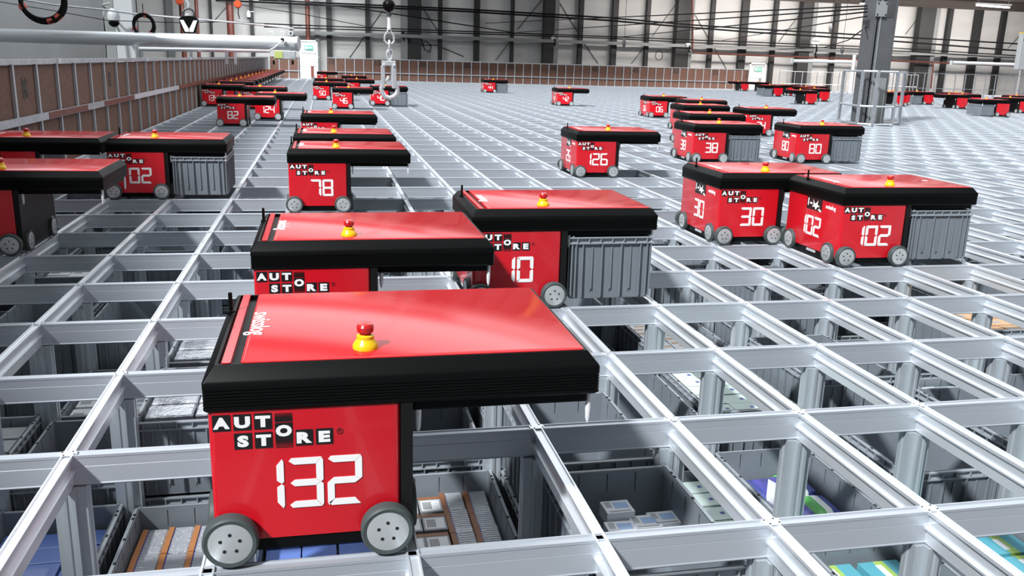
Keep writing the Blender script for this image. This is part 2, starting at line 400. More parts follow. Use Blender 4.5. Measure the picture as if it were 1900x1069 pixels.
# lettering in black tiles (front face, x-z plane)
TS, TG = .0395, .0065
def logo_meshes():
    t = MB(); letters = []
    cols = [.026+k*(TS+TG) for k in range(6)]
    zt, zb = .3335, .2865
    def tile(x, z): t.box(x, x+TS, -.0010, .0004, z, z+TS)
    for k, ch in ((0, 'A'), (1, 'U'), (2, 'T')): tile(cols[k], zt); letters.append((ch, cols[k]+TS/2, zt+TS/2))
    for k, ch in ((1, 'S'), (2, 'T')): tile(cols[k], zb); letters.append((ch, cols[k]+TS/2, zb+TS/2))
    zo = .3095; tile(cols[3], zo-.002); letters.append(('O', cols[3]+TS/2, zo-.002+TS/2))
    for k in range(5):
        th = (.0036, .003, .0024, .0017, .0011)[k]
        t.box(cols[3], cols[3]+TS, -.0010, .0004, zo+TS+.0012+k*.0047, zo+TS+.0012+k*.0047+th)
        t.box(cols[3], cols[3]+TS, -.0010, .0004, zo-.0052-k*.0047, zo-.0052-k*.0047+th)
    for k, ch in ((4, 'R'), (5, 'E')): tile(cols[k], .2875); letters.append((ch, cols[k]+TS/2, .2875+TS/2))
    # registered mark ring
    rx, rz = .312, .318
    ring = [[(rx+r*math.cos(a), y, rz+r*math.sin(a)) for a in [2*math.pi*i/16 for i in range(16)]] for r, y in ((.0075, 0.0003), (.0075, -.0006), (.0062, -.0006), (.0062, .0003))]
    t.loft(ring, False, False)
    t.box(rx-.002, rx-.0008, -.0006, .0003, rz-.003, rz+.003).box(rx-.001, rx+.002, -.0006, .0003, rz+.0002, rz+.003)
    tiles = t.mesh('logo_tiles', M['tile'])
    bm = bmesh.new()
    for ch, cx, cz in letters:
        me = text_mesh('glyph', ch, .0350, M['white'], .0004, {'A': 1.25, 'O': 1.22, 'T': 1.40, 'E': 1.48}.get(ch, 1.42), .0021)
        # centre on its own bounding box, lay on the x-z plane
        xs = [v.co.x for v in me.vertices]; ys = [v.co.y for v in me.vertices]
        me.transform(Matrix.Translation((-(min(xs)+max(xs))/2, -(min(ys)+max(ys))/2, 0)))
        me.transform(Matrix.Translation((cx, -.0016, cz)) @ Matrix.Rotation(math.pi/2, 4, 'X'))
        bm.from_mesh(me); bpy.data.meshes.remove(me)
    me = bpy.data.meshes.new('logo_letters'); bm.to_mesh(me); bm.free(); me.materials.append(M['white'])
    return tiles, me
ME['tiles'], ME['letters'] = logo_meshes()
me = text_mesh('lid_lettering', 'swisslog', .066, M['white'], .0004, 0.95, .0008)
me.transform(Matrix.Translation((.116, .36, .4922)) @ Matrix.Rotation(-math.pi/2, 4, 'Z')); ME['lid_text'] = me
me = text_mesh('side_lettering', 'swisslog', .036, M['white'], .0004, 0.95, .001)
me.transform(Matrix.Translation((.0150, .165, .345)) @ Matrix.Rotation(-math.pi/2, 4, 'Z') @ Matrix.Rotation(math.pi/2, 4, 'X')); ME['side_text'] = me
def side_emblem():
    b = MB(); b.box(.0146, .0158, .265, .445, .300, .379)
    def poly(pts):   # (distance from the emblem's left edge, height) on the end face
        vs = [(y, z) for y, z in pts]
        b.m(1).prism([(.445-u*.18, .300+w*.079) for u, w in pts], .0140, .0150, 'x')
    poly([(.06,.30),(.12,.28),(.13,.86),(.07,.9)]); poly([(.2,.45),(.36,.42),(.37,.56),(.22,.6)])
    poly([(.40,.85),(.52,.55),(.62,.62),(.74,.88),(.70,.5),(.88,.40),(.70,.30),(.62,.05),(.52,.30),(.36,.22),(.45,.45)])
    poly([(.76,.10),(.95,-.04),(1.0,.06),(.84,.24)])
    return b.mesh('side_emblem', [M['tile'], M['white']])
ME['emblem'] = side_emblem()
ME['seal'] = MB().lathe([(.018, 0), (.018, .0006)], (0, 0, 0), 'z', 20).mesh('lid_sticker', M['white'])

ROBOT_N = [0]
def robot(i, j, label, number=None, rev=False, hi=False, side=None, sticker=False):
    """body over cell i, lid cantilevered over the next cell; rev turns it round its body"""
    r = thing('transport_robot', label, 'robot', (i*PX+.24, j*PY+.3525, 0), math.pi if rev else 0)
    L = (-.24, -.3525, 0)
    P = lambda n, m, p=r: ob(n, m, p, L if p is r else (0, 0, 0))
    body = P('body', ME['body']); P('inner_panel', ME['inner']); P('chassis', ME['chassis'])
    rim = P('lid_rim', ME['rim_band']); lid = P('lid', ME['lid'])
    ob('lid_strip', ME['strip'], lid); ob('lid_lettering', ME['lid_text'], lid)
    if sticker: o = ob('lid_sticker', ME['seal'], lid, (.80, .36, .4916))
    st = ob('emergency_stop', ME['stop_base'], r, (L[0]+.378, L[1]+.125, .4912)); ob('button', ME['stop_btn'], st)
    ob('antenna', ME['antenna'], r, (L[0]+.030, L[1]+.495, .478))
    ob('logo_tiles', ME['tiles'], body, (0, .0315, 0)); ob('logo_letters', ME['letters'], body, (0, .0315, 0))
    ob('side_emblem', ME['emblem'], body); ob('side_lettering', ME['side_text'], body)
    if number:
        ob('number', num(number), body, (.262, .0310, .128))
        sn = ob('side_number', num(side or number, .98), body, (.0150, .355, .135)); sn.rotation_euler = (0, 0, -math.pi/2)
    wt, wh = WH_HI if hi else WH_LO
    for (x, y, rz) in ((.055, -.004, 0), (.420, -.004, 0), (.055, .722, math.pi), (.420, .722, math.pi),
                       (.002, .135, -math.pi/2), (.002, .605, -math.pi/2), (.4925, .135, math.pi/2), (.4925, .605, math.pi/2)):
        w = ob('wheel', wt, r, (L[0]+x, L[1]+y, .0665)); w.rotation_euler = (0, 0, rz); ob('hub', wh, w)
    for x in (.499, .928):
        for y in (.058, .665): ob('guide_pin', ME['pin'], r, (L[0]+x, L[1]+y, .39))
    return r
def held_bin(i, j, rev, label):
    cx = i*PX+.24+(-.48 if rev else .48)
    return place_bin(cx+(.0 if not rev else 0), j*PY+.3525+.008, .030, label)

# ------------------------------------------------------------------ robots on the grid
RB = [  # i, j, reversed, number, held bin, label
 (1, 0, 0, '132', 0, 'red robot numbered 132 with black lid rim, nearest the camera'),
 (1, 2, 0, None, 0, 'red robot right behind robot 132, its number hidden, glossy lid with yellow stop button'),
 (3, 3, 0, '10', 1, 'red robot numbered 10 holding a grey bin, right behind the front pair'),
 (1, 7, 0, '78', 0, 'red robot numbered 78 with empty overhanging lid, standing in the left middle'),
 (1, 9, 0, None, 0, 'red robot directly behind robot 78 with only lid and rim showing'),
 (1, 13.2, 0, None, 0, 'red robot second behind robot 78, lettering visible but number hidden'),
 (-3, 5, 0, None, 0, 'dark shaded red robot cut by the left photo edge with overhanging lid'),
 (-2, 8, 0, '02', 1, 'red robot numbered 02 holding a grey ribbed bin on the left'),
 (-4, 8, 0, None, 0, 'red robot left of robot 02 beside the brown panel wall, lid overhanging'),
 (-2, 19, 0, '82', 0, 'red robot numbered 82 near the brown left wall'),
 (-1, 21.4, 0, '124', 0, 'shaded red robot numbered 124 behind the overhang of robot 82'),
 (-2, 26, 0, None, 0, 'red robot behind robot 82 with only the lid edge showing'),
 (-4, 27.3, 0, '134', 0, 'dark red robot numbered 134 against the left wall, first of the parked row'),
 (7, 5, 0, '30', 0, 'red robot numbered 30 with grey lid rim end, left neighbour of robot 102'),
 (8, 4, 0, '102', 1, 'red robot numbered 102 holding a grey bin, on the right'),
 (7, 10, 0, '126', 0, 'red robot numbered 126 with empty overhang, standing alone in the middle'),
 (11, 12, 0, '38', 1, 'red robot numbered 38 holding a grey bin, left of robot 80'),
 (14, 12, 0, '80', 1, 'red robot numbered 80 holding a grey bin, right of robot 38'),
 (12.9, 15.3, 0, None, 0, 'red robot close behind robot 38 in the right cluster, its lid and rim visible'),
 (17, 18.1, 0, '24', 0, 'dark red robot numbered 24 behind robot 38, lid overhanging to the right'),
 (15.2, 19.4, 0, None, 0, 'red robot between robots 38 and 24 with only the lid rim showing'),
 (17.5, 22.9, 0, None, 0, 'red robot half hidden behind the cluster of robot 38, in front of robot 06'),
 (17, 25.2, 0, '06', 0, 'red robot numbered 06 standing left behind robot 38'),
 (15, 32, 0, '42', 0, 'small distant red robot numbered 42 with empty overhang'),
 (14, 45, 0, '44', 1, 'distant red robot numbered 44 holding a bin near the back wall'),
 (2, 27, 0, '46', 0, 'distant red robot numbered 46 left of the hanging hook'),
 (4, 29.6, 0, '40', 1, 'distant red robot numbered 40 with a grey bin, right behind the hanging hook'),
 (1, 33, 0, '50', 0, 'distant red robot numbered 50, left of robot 46'),
 (3, 38.6, 0, '22', 0, 'distant red robot numbered 22 behind robots 46 and 50'),
 (1, 39, 0, None, 0, 'distant red robot behind robot 50 with only its dark lid edge showing'),
 (3, 46.2, 0, None, 0, 'far red robot behind robot 22 with just a thin lid edge visible'),
 (1, 57, 0, '94', 0, 'farthest red robot near the white gate of the back wall'),
 # right-hand service side, turned the other way
 (36, 38, 1, '77', 0, 'red robot numbered 77 turned towards the left, left of the grey pillar'),
 (42, 29.8, 1, '03', 1, 'red robot numbered 03 with a dark bin on its left at the right photo edge'),
 (48, 33.2, 1, '87', 0, 'red robot numbered 87 behind robot 03 at the right photo edge'),
 (49, 41, 1, '01', 1, 'distant red robot numbered 01 with a bin, right of the grey pillar'),
 (44, 38.6, 1, '31', 0, 'distant red robot numbered 31 seen just right of the grey pillar'),
 (46, 40.2, 1, '07', 0, 'distant red robot half hidden behind robot 31 beside the pillar'),
 (47, 36.6, 1, None, 0, 'dark distant robot with black inner side, between robots 01 and 03'),
 (50, 38.2, 1, None, 0, 'dark distant robot just behind the black-sided one left of robot 03'),
 (52, 40.5, 1, None, 0, 'distant robot with only a dark lid, behind the dark pair left of robot 03'),
 (54, 37.5, 1, None, 0, 'distant robot behind robot 87 with a pale lid by the railing'),
 (47, 60.5, 1, '61', 0, 'tiny red robot with a round digit near the right gate, left one of two'),
 (49, 60, 1, '71', 0, 'tiny red robot near the right gate, right one of two'),
 (42, 49, 1, None, 1, 'far robot with a dark bin, leftmost of the group left of the pillar'),
 (45, 51, 1, '55', 0, 'far red robot behind robot 77 in the group left of the pillar'),
 (44, 47, 1, '59', 1, 'far red robot with a grey bin just right behind robot 77'),
 (47, 49.5, 1, '57', 0, 'far red robot close left of the grey pillar railing'),
 (41, 42.5, 1, None, 0, 'far robot with a black lid partly behind the pillar railing'),
]
HELD = {'10': 'grey ribbed bin held under the lid of robot 10, close behind the front pair', '02': 'shaded grey ribbed bin held under the lid of robot 02 on the left',
 '102': 'bright grey ribbed bin held by robot 102, the biggest bin on the right', '38': 'grey ribbed bin held by robot 38, between robots 38 and 80', '80': 'grey ribbed bin held by robot 80 in front of the pillar',
 '44': 'tiny grey bin held by robot 44 near the back wall', '40': 'small grey bin held by robot 40 beside the hanging hook', '03': 'dark bin held by robot 03 at the right photo edge',
 '01': 'small dark bin held by robot 01 just right of the pillar', None: 'dark bin under the leftmost far robot left of the pillar', '59': 'small grey bin held by the far robot just behind robot 77'}
for k, (i, j, rv, n_, hb, lab) in enumerate(RB):
    hi = px((i*PX, j*PY, 0))[2] < 10
    robot(i, j, lab, n_, bool(rv), hi, side=('26' if n_ == '126' else None), sticker=(n_ == '102'))
    if hb: held_bin(i, j, bool(rv), HELD[n_])
for k, j in enumerate((31.2, 33.4, 35.4, 37.4, 39.4, 41.6, 44, 46.4, 49, 52, 55, 58.5)):
    lab = 'parked red robot along the brown left wall, '
    lab += ('second', 'third', 'fourth', 'fifth', 'sixth', 'seventh', 'eighth', 'ninth', 'tenth', 'eleventh', 'twelfth', 'last')[k]+' in the row from robot 134'
    r = robot(-4, j, lab, None); r['group'] = 'robots parked along the left wall'

# ------------------------------------------------------------------ panel walls round the grid
def digits_text(txt, size): return text_mesh('stencil', txt, size, M['ink'], .001, 1.0, .010)
def panel_wall(name, label, axis, a0, n, pitch, pos, H=1.09, mid=.40, first=None, skip=()):
    t = thing(name, label, 'panel wall')
    def seg(mb, a_, b_, d0, d1, z0, z1):
        return mb.box(a_, b_, pos+d0, pos+d1, z0, z1) if axis == 'x' else mb.box(pos+d0, pos+d1, a_, b_, z0, z1)
    s_ = 1 if axis == 'x' else -1       # in front = -y for the back wall, +x for the left wall
    for k in range(n):
        if k in skip: continue
        a = a0+k*pitch
        ob('panel', seg(MB(), a, a+pitch, 0, .018, -.10, H-.02).mesh('panel', M['board']), t)
    for k in range(n+1):
        a = a0+k*pitch; m = MB()
        if axis == 'x': m.box(a-.022, a+.022, pos-.03, pos-.002, -.12, H)
        else: m.box(pos+.02, pos+.048, a-.022, a+.022, -.12, H)
        ob('post', m.mesh('post', M['alu_post']), t)
    d = (-.04, .02) if axis == 'x' else (-.005, .06)
    ob('top_rail', seg(MB(), a0, a0+n*pitch, d[0], d[1], H-.01, H+.035).mesh('top_rail', M['galv']), t)
    return t
bx0 = -4*PX
bw = panel_wall('panel_wall', 'long brown panel wall with aluminium posts and black numbers along the back of the grid', 'x', bx0, 57, PX, J1*PY+.05, skip=(5,))
ob('middle_rail', MB().box(bx0, bx0+57*PX, J1*PY+.005, J1*PY+.05, .36, .415).mesh('middle_rail', M['galv']), bw)
for n_ in range(5, 60, 5):
    if n_ == 5: continue
    o = ob('panel_number', digits_text(str(n_), .33), bw, ((n_-8+.5)*PX, J1*PY+.045, .88)); o.rotation_euler = (math.pi/2, 0, 0)
XL = -2.03
lw = panel_wall('panel_wall', 'long brown panel wall with aluminium posts running along the left edge of the grid', 'y', 2*PY, 64, PY, XL, H=1.03)
# inner rail of the left wall: bare and painted lengths
ob('middle_rail', MB().box(XL+.045, XL+.075, 4*PY, 17.2*PY, .475, .545).mesh('middle_rail', M['galv']), lw)
o = ob('middle_rail', MB().box(XL+.045, XL+.075, 23.4*PY, 60*PY, .475, .545).mesh('middle_rail', M['rust']), lw)
me_paint = MB()
for a, b_ in ((11.2, 13.4), (14.6, 17.2)): me_paint.box(XL+.075, XL+.079, a*PY, b_*PY, .478, .542)
o = ob('paint_patch', me_paint.mesh('paint_patch', M['rust']), lw)
ob('middle_rail', MB().box(XL+.045, XL+.075, 17.3*PY, 23.3*PY, .475, .545).mesh('middle_rail', M['alu']), lw)
for jj, tx in ((10.5, '35'), (15.5, '30')):
    me = digits_text(tx, .20); me.transform(Matrix.Rotation(-math.pi/2, 4, 'Z'))
    o = ob('panel_number', me, lw, (XL+.0195, jj*PY, .80)); o.rotation_euler = (math.pi/2, 0, math.pi/2)
for jj in (12.05, 19.05, 26.05): ob('rail_clip', MB().box(XL-.005, XL+.07, jj*PY-.06, jj*PY+.06, 1.02, 1.072).mesh('rail_clip', M['alu']), lw)

# ------------------------------------------------------------------ guard railings on the service side
def railing(label, pts_posts, H, rails, r=.022, closed=False):
    t = thing('guard_railing', label, 'railing')
    for p in pts_posts: ob('post', MB().box(p[0]-r, p[0]+r, p[1]-r, p[1]+r, 0, H).mesh('post', M['galv']), t)
    for z in rails:
        for k in range(len(pts_posts)-(0 if closed else 1)):
            a, b_ = pts_posts[k], pts_posts[(k+1) % len(pts_posts)]
            ob('rail', MB().tube([(a[0], a[1], z), (b_[0], b_[1], z)], r*.9, 6).mesh('rail', M['galv']), t)
    return t
PIL = (13.14, 16.75)
railing('grey tube railing caged around the grey roof pillar', [(12.70, 16.45), (12.92, 16.2), (13.42, 16.2), (14.05, 16.85), (13.9, 17.7), (12.97, 17.65)], 1.21, (1.19, .42, .02), .028, True)
xa = at(1447, 140, 46.6).x
pts = [(xa+.48*k, 46.6) for k in range(20)]
railing('distant grey railing with close posts along the back right edge, left of the pillar', pts, 1.1, (1.08, .38), .018)
xb = at(1648, 150, 40).x
railing('distant grey railing with wide posts along the back right edge, right of the pillar', [(xb+.62*k, 40.5) for k in range(16)], 1.22, (1.20, .42), .020)

# ------------------------------------------------------------------ roof pillar
t = thing('roof_pillar', 'dark grey steel roof pillar standing inside the tube railing on the grid', 'pillar', (PIL[0], PIL[1], 0))
ob('shaft', MB().box(-.27, -.22, -.24, .24, -3.2, 5.5).box(.22, .27, -.24, .24, -3.2, 5.5).box(-.22, .22, -.05, .05, -3.2, 5.5).mesh('shaft', M['pillar']), t)
ob('casing', MB().box(-.13, .215, -.24, -.18, -.6, 2.35).mesh('casing', M['pillar']), t)
ob('edge_strip', MB().box(-.16, -.125, -.26, -.20, -.6, 5.4).mesh('edge_strip', M['galv']), t)
b = MB().box(-.11, .21, -.252, -.24, 0, 1.05)
for k in range(5): b.box(-.10+k*.065, -.07+k*.065, -.262, -.25, .0, 1.05)
ob('ribbed_cladding', b.mesh('ribbed_cladding', M['greypost']), t)
pl = ob('bolted_plate', MB().box(-.29, -.03, -.29, -.262, 2.38, 2.70).mesh('bolted_plate', M['greypost']), t)
for sx in (-.26, -.06):
    for sz in (2.42, 2.66): ob('bolt', MB().lathe([(.018, 0), (.018, .012)], (sx, -.302, sz), 'y', 8).mesh('bolt', M['hole']), pl)

# ------------------------------------------------------------------ back wall steelwork
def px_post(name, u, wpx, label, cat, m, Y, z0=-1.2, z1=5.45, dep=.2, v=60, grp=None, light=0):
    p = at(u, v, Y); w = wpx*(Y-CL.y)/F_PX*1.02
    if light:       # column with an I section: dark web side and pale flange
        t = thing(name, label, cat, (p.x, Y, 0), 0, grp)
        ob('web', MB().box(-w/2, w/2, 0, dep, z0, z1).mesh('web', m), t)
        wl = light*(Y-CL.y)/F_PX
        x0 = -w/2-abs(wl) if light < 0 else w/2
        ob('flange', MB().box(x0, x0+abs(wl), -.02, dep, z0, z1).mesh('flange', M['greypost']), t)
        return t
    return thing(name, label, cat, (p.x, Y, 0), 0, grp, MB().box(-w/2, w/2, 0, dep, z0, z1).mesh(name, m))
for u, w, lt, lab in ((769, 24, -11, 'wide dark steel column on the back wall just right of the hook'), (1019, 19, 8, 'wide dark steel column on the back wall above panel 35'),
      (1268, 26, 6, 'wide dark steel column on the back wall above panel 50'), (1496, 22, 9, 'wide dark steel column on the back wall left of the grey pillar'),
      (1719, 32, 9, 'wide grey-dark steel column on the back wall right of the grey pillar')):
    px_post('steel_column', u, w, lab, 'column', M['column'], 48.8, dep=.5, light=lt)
ORD = ['first', 'second', 'third', 'fourth', 'fifth', 'sixth', 'seventh', 'eighth', 'ninth', 'tenth', 'eleventh', 'twelfth', 'thirteenth', 'fourteenth', 'fifteenth', 'sixteenth', 'seventeenth', 'eighteenth', 'nineteenth', 'twentieth']
for k, (u, w) in enumerate(((316, 10), (392, 4), (468, 6), (540, 4), (588, 8), (611, 9), (682, 7), (817, 7), (885, 10), (951, 6), (1078, 8), (1141, 10), (1202, 7), (1321, 8), (1381, 14), (1438, 8), (1551, 9), (1761, 9), (1814, 16), (1861, 10))):
    px_post('wall_stud', u, w, 'slim dark wall stud on the white back wall, %s from the left' % ORD[k], 'wall stud', M['greypost'] if u in (316, 588) else M['column'], 49.2, dep=.25, grp='studs of the back wall')
for u, w, v1, lab in ((343, 9, 112, 'red-brown vertical pipe behind the black weight'), (370, 6, 112, 'slim red-brown vertical pipe right of the black weight'), (431, 12, 112, 'thick red-brown vertical pipe behind the silver boom'), (572, 8, 75, 'red-brown vertical pipe ending above the white gate'),
                      (1604, 5, 128, 'dark red riser pipe close left of the grey pillar'), (1611, 4, 128, 'second dark red riser pipe touching the grey pillar side')):
    a = at(u, v1, 48.2); b_ = at(u, 0, 48.2)
    thing('riser_pipe', lab, 'pipe', (a.x, 48.2, a.z), 0, None, MB().lathe([(w*.0153, 0), (w*.0153, 5.48-a.z)], (0, 0, 0), 'z', 12).mesh('riser_pipe', M['rust'], smooth=True))
def wire(name, label, cat, pts, r, m, n=6):
    c = Vector(pts[0])
    return thing(name, label, cat, c, 0, None, MB().tube([Vector(p)-c for p in pts], r, n).mesh(name, m, smooth=True))
wire('wall_pipe', 'dark brown horizontal pipe with a riser on the right half of the back wall', 'pipe', [at(1285, -30, 48.4), at(1285, 92, 48.4), at(1288, 98, 48.4), at(1640, 112, 48.4), at(1900, 123.5, 48.4)], .055, M['rust'], 10)
wire('wall_pipe', 'thin brown drop pipe below the horizontal pipe right of the pillar', 'pipe', [at(1732, 119, 48.3), at(1727, 165, 48.3)], .045, M['rust'], 8)
# pale cable tray along the wall
a = at(540, 60, 48.9); b_ = at(1900, 106, 48.9)
thing('cable_tray', 'long pale horizontal cable tray running along the back wall', 'cable tray', (0, 48.6, 0), 0, None, MB().box(a.x, b_.x, 0, .2, 2.28, 2.46).mesh('cable_tray', M['greypost']))
CABLES = [
 ('upper black cable of the close pair crossing the whole back wall', [(480, 0), (860, 17), (1130, 33), (1280, 46), (1400, 54), (1640, 67), (1900, 82)], .045, 47),
 ('lower black cable of the close pair crossing the whole back wall', [(400, 0), (560, 8), (860, 21), (1130, 38), (1280, 51), (1400, 60), (1640, 75), (1900, 95)], .05, 46.8),
 ('thin dark cable above the pale tray, upper of two', [(490, 44), (745, 54), (1130, 68), (1280, 74), (1640, 88), (1900, 104)], .03, 47.2),
 ('thin dark cable above the pale tray, lower of two', [(490, 50), (745, 58), (1130, 71), (1280, 79), (1640, 93), (1900, 109)], .03, 47.2),
 ('dark rope falling from the upper left across the hook', [(430, -12), (680, 18), (860, 46), (950, 60, 49.4)], .03, 45),
 ('thin rope falling from the left edge behind the red pipe', [(400, 2), (560, 26), (680, 49, 49.4)], .02, 45),
 ('top cable fanning left from the pillar head', [(1609, 11, 16.52), (900, 43, 49.4)], .018, 44),
 ('second cable fanning left from the pillar head', [(1609, 16, 16.52), (960, 60, 49.4)], .018, 44),
 ('third cable fanning left from the pillar head', [(1609, 22, 16.52), (1140, 70, 49.4)], .018, 44),
 ('lowest cable fanning left from the pillar head', [(1609, 30, 16.52), (1340, 75, 49.4)], .015, 44),
 ('short sagging cable beside the pillar with a hanging connector', [(1607, 50, 16.52), (1575, 74, 28), (1530, 88, 38), (1440, 92, 49.4)], .018, 44),
]
for lab, pp, r, Y in CABLES: wire('overhead_cable', lab, 'cable', [at(q[0], q[1], q[2] if len(q) > 2 else Y) for q in pp], r, M['cable'], 5)
for k, (p, q) in enumerate((((710, 20), (648, 108)), ((775, 0), (810, 55)), ((1005, 0), (960, 56)), ((948, 74), (920, 112)), ((1035, 0), (1075, 65)), ((1082, 78), (1110, 118)), ((1260, 0), (1210, 68)), ((1195, 88), (1172, 118)), ((1290, 28), (1315, 72)), ((1325, 88), (1348, 128)), ((1490, 18), (1445, 78)), ((1707, 28), (1680, 64)), ((1896, 62), (1870, 90)), ((425, 8), (392, 45)))):
    wire('brace_rod', 'thin diagonal wind brace rod on the back wall, %s from the left' % ('third', 'fourth', 'sixth', 'fifth', 'seventh', 'eighth', 'tenth', 'ninth', 'eleventh', 'twelfth', 'thirteenth', 'fourteenth', 'last', 'first')[k], 'brace rod', [at(*p, 49.46), at(*q, 49.46)], .02, M['column'], 5)
# roof beam and lamps at the upper right
a = at(1630, 8, 47.5); b_ = at(1960, 22, 47.5)
thing('roof_beam', 'dark brown roof beam at the upper right above the back wall', 'beam', (0, 47.3, 0), 0, None, MB().box(10, b_.x+10, 0, .3, 5.05, 5.12).box(10, b_.x+10, .12, .18, 5.12, 5.40).box(10, b_.x+10, 0, .3, 5.40, 5.5).mesh('roof_beam', M['roof']))
p = at(1603, 6, 44)
t = thing('high_bay_lamp', 'lit round high-bay lamp by the pillar head', 'lamp', p)
ob('shade', MB().lathe([(.24, 0), (.20, .08), (.08, .2), (.05, .30)], (0, 0, 0), 'z', 20, cap0=False).mesh('shade', M['greypost'], smooth=True), t)
ob('suspension_rod', MB().lathe([(.012, .28), (.012, 5.5-p.z)], (0, 0, 0), 'z', 6).mesh('suspension_rod', M['greypost']), t)
ob('diffuser', MB().lathe([(.20, -.03), (.23, .0), (.22, .012)], (0, 0, 0), 'z', 20).mesh('diffuser', M['lampglow']), t)
a = at(1812, 9.5, 46); b_ = at(1873, 14, 46)
t = thing('strip_light', 'lit fluorescent strip light under the roof at the upper right', 'lamp', a)
ob('tube', MB().tube([(0, 0, 0), (b_.x-a.x, 0, b_.z-a.z)], .05, 8).mesh('tube', M['lampglow']), t)
ob('housing', MB().box(-.1, b_.x-a.x+.1, -.06, .06, .06, .14).mesh('housing', M['greypost']), t)
for q in (.1, b_.x-a.x-.1): ob('suspension_rod', MB().lathe([(.012, .12), (.012, 5.5-a.z)], (q, 0, 0), 'z', 6).mesh('suspension_rod', M['greypost']), t)

# ------------------------------------------------------------------ hanging crane hook
hp = at(722, 60, 4.0); HX, HY = hp.x, 4.0
def hz(v): return at(722, v, HY).z
t = thing('crane_hook', 'galvanised crane hook with safety latch hanging from a black ball', 'crane hook', (HX, HY, hz(185)))
O = Vector((HX, HY, hz(185)))
def LZ(v): return hz(v)-O.z
pxm = (px((HX, HY, 1.2))[2])/F_PX        # metres per pixel at the hook
ob('rope', MB().lathe([(.004, 0), (.004, 2.6)], (0, 0, LZ(8)), 'z', 8).mesh('rope', M['cable']), t)
ob('ball', MB().lathe([(11.5*pxm*math.sin(math.pi*k/12)+.0005, -11.5*pxm*math.cos(math.pi*k/12)) for k in range(13)], (0, 0, LZ(10)), 'z', 24).mesh('ball', M['black'], smooth=True), t)
ob('swivel', MB().lathe([(5*pxm, 0), (4.4*pxm, 6*pxm), (2.4*pxm, 7*pxm), (2.4*pxm, 14*pxm)], (0, 0, LZ(30)), 'z', 14).mesh('swivel', M['dark'], smooth=True), t)
ob('ferrule', MB().lathe([(3.6*pxm, 0), (3.6*pxm, 5*pxm), (3.0*pxm, 6*pxm), (3.0*pxm, 24*pxm), (2*pxm, 25*pxm)], (0, 0, LZ(55)), 'z', 14).mesh('ferrule', M['pin'], smooth=True), t)
def P2(u, v): return ((u-722)*pxm, 0, LZ(v))
ob('eye_loop', MB().tube([P2(722, 53), P2(714, 66), P2(713.5, 76), P2(718, 81), P2(722, 82), P2(727, 81), P2(731, 76), P2(730, 66)], 1.9*pxm, 8, True).mesh('eye_loop', M['steel'], smooth=True), t)
links = MB()
def chain_link(c, l, w, r, ax):
    pts = []
    for k in range(16):
        a = 2*math.pi*k/16; x = w*math.cos(a); z = l*math.sin(a)
        pts.append((c[0]+(x if ax else 0), c[1]+(0 if ax else x), c[2]+z))
    links.tube(pts, r, 8, True)
chain_link((0, 0, LZ(87)), 11*pxm, 4*pxm, 2.2*pxm, False); chain_link((.4*pxm, 0, LZ(102)), 9*pxm, 5*pxm, 2.2*pxm, True)
ob('chain_link', links.mesh('chain_link', M['steel'], smooth=True), t)
b = MB()        # forged yoke: two cheek plates with pins
for x0, x1 in ((-15.5, -8.5), (4.5, 13)):
    b.loft([[((x0)*pxm, -5*pxm, LZ(z)), ((x1)*pxm, -5*pxm, LZ(z)), ((x1)*pxm, 5*pxm, LZ(z)), (x0*pxm, 5*pxm, LZ(z))] for z in (164, 122)])
b.loft([[(-14*pxm, -4*pxm, LZ(z)), (12*pxm, -4*pxm, LZ(z)), (12*pxm, 4*pxm, LZ(z)), (-14*pxm, 4*pxm, LZ(z))] for z in (122, 113)])
b.lathe([(3*pxm, -8*pxm), (3*pxm, 8*pxm)], (-10*pxm, 0, LZ(121)), 'y', 12).lathe([(3*pxm, -8*pxm), (3*pxm, 8*pxm)], (9*pxm, 0, LZ(121)), 'y', 12)
ob('yoke', b.mesh('yoke', M['steel'], smooth=True, bevel=.004), t)
ob('latch', MB().tube([P2(707.5, 163), P2(710, 157), P2(719, 146), P2(721, 141)], [2.6*pxm, 3.4*pxm, 3.4*pxm, 2.2*pxm], 10).mesh('latch', M['steel'], smooth=True), t)
ob('hook', MB().tube([P2(735, 158), P2(737, 165), P2(736, 174), P2(730, 180), P2(722, 182.5), P2(714, 180), P2(708.5, 172), P2(706.5, 164), P2(709, 157)], [3.6*pxm, 4.4*pxm, 4.8*pxm, 5*pxm, 5*pxm, 4.8*pxm, 4.4*pxm, 4*pxm, 3*pxm], 14).mesh('hook', M['steel'], smooth=True), t)

# ------------------------------------------------------------------ jib boom at the upper left
YJ = 12.5
a = at(-60, 64, YJ+.6); c = at(551, 81, YJ-.6)
t = thing('jib_boom', 'thick silver horizontal tube of a jib crane reaching in from the left', 'jib crane', a)
d = c-a
ob('boom', MB().tube([(0, 0, 0), d*.33, d*.66, d], .098, 28).mesh('boom', M['steel'], smooth=True), t)
ob('end_cap', MB().tube([d*.998, d*1.006], .105, 28).mesh('end_cap', M['galv'], smooth=True), t)
e = at(524, 74, YJ-.72)-a
ob('cable_hole', MB().lathe([(.028, -.03), (.028, .03)], e, 'y', 14).mesh('cable_hole', M['hole']), t)
ob('supply_cable', MB().tube([e, at(520, 80, YJ-.8)-a, at(510, 88, YJ-.75)-a, at(498, 95, YJ-.6)-a], .014, 8).mesh('supply_cable', M['pin'], smooth=True), t)
b0 = at(505, 93, YJ-.6); b1 = at(547, 111, YJ-.6)
ob('control_box', MB().box(b0.x-a.x, b1.x-a.x, -.75, -.45, b1.z-a.z, b0.z-a.z).mesh('control_box', M['greybox'], bevel=.01), t)
lb = at(522, 107, YJ-.6)
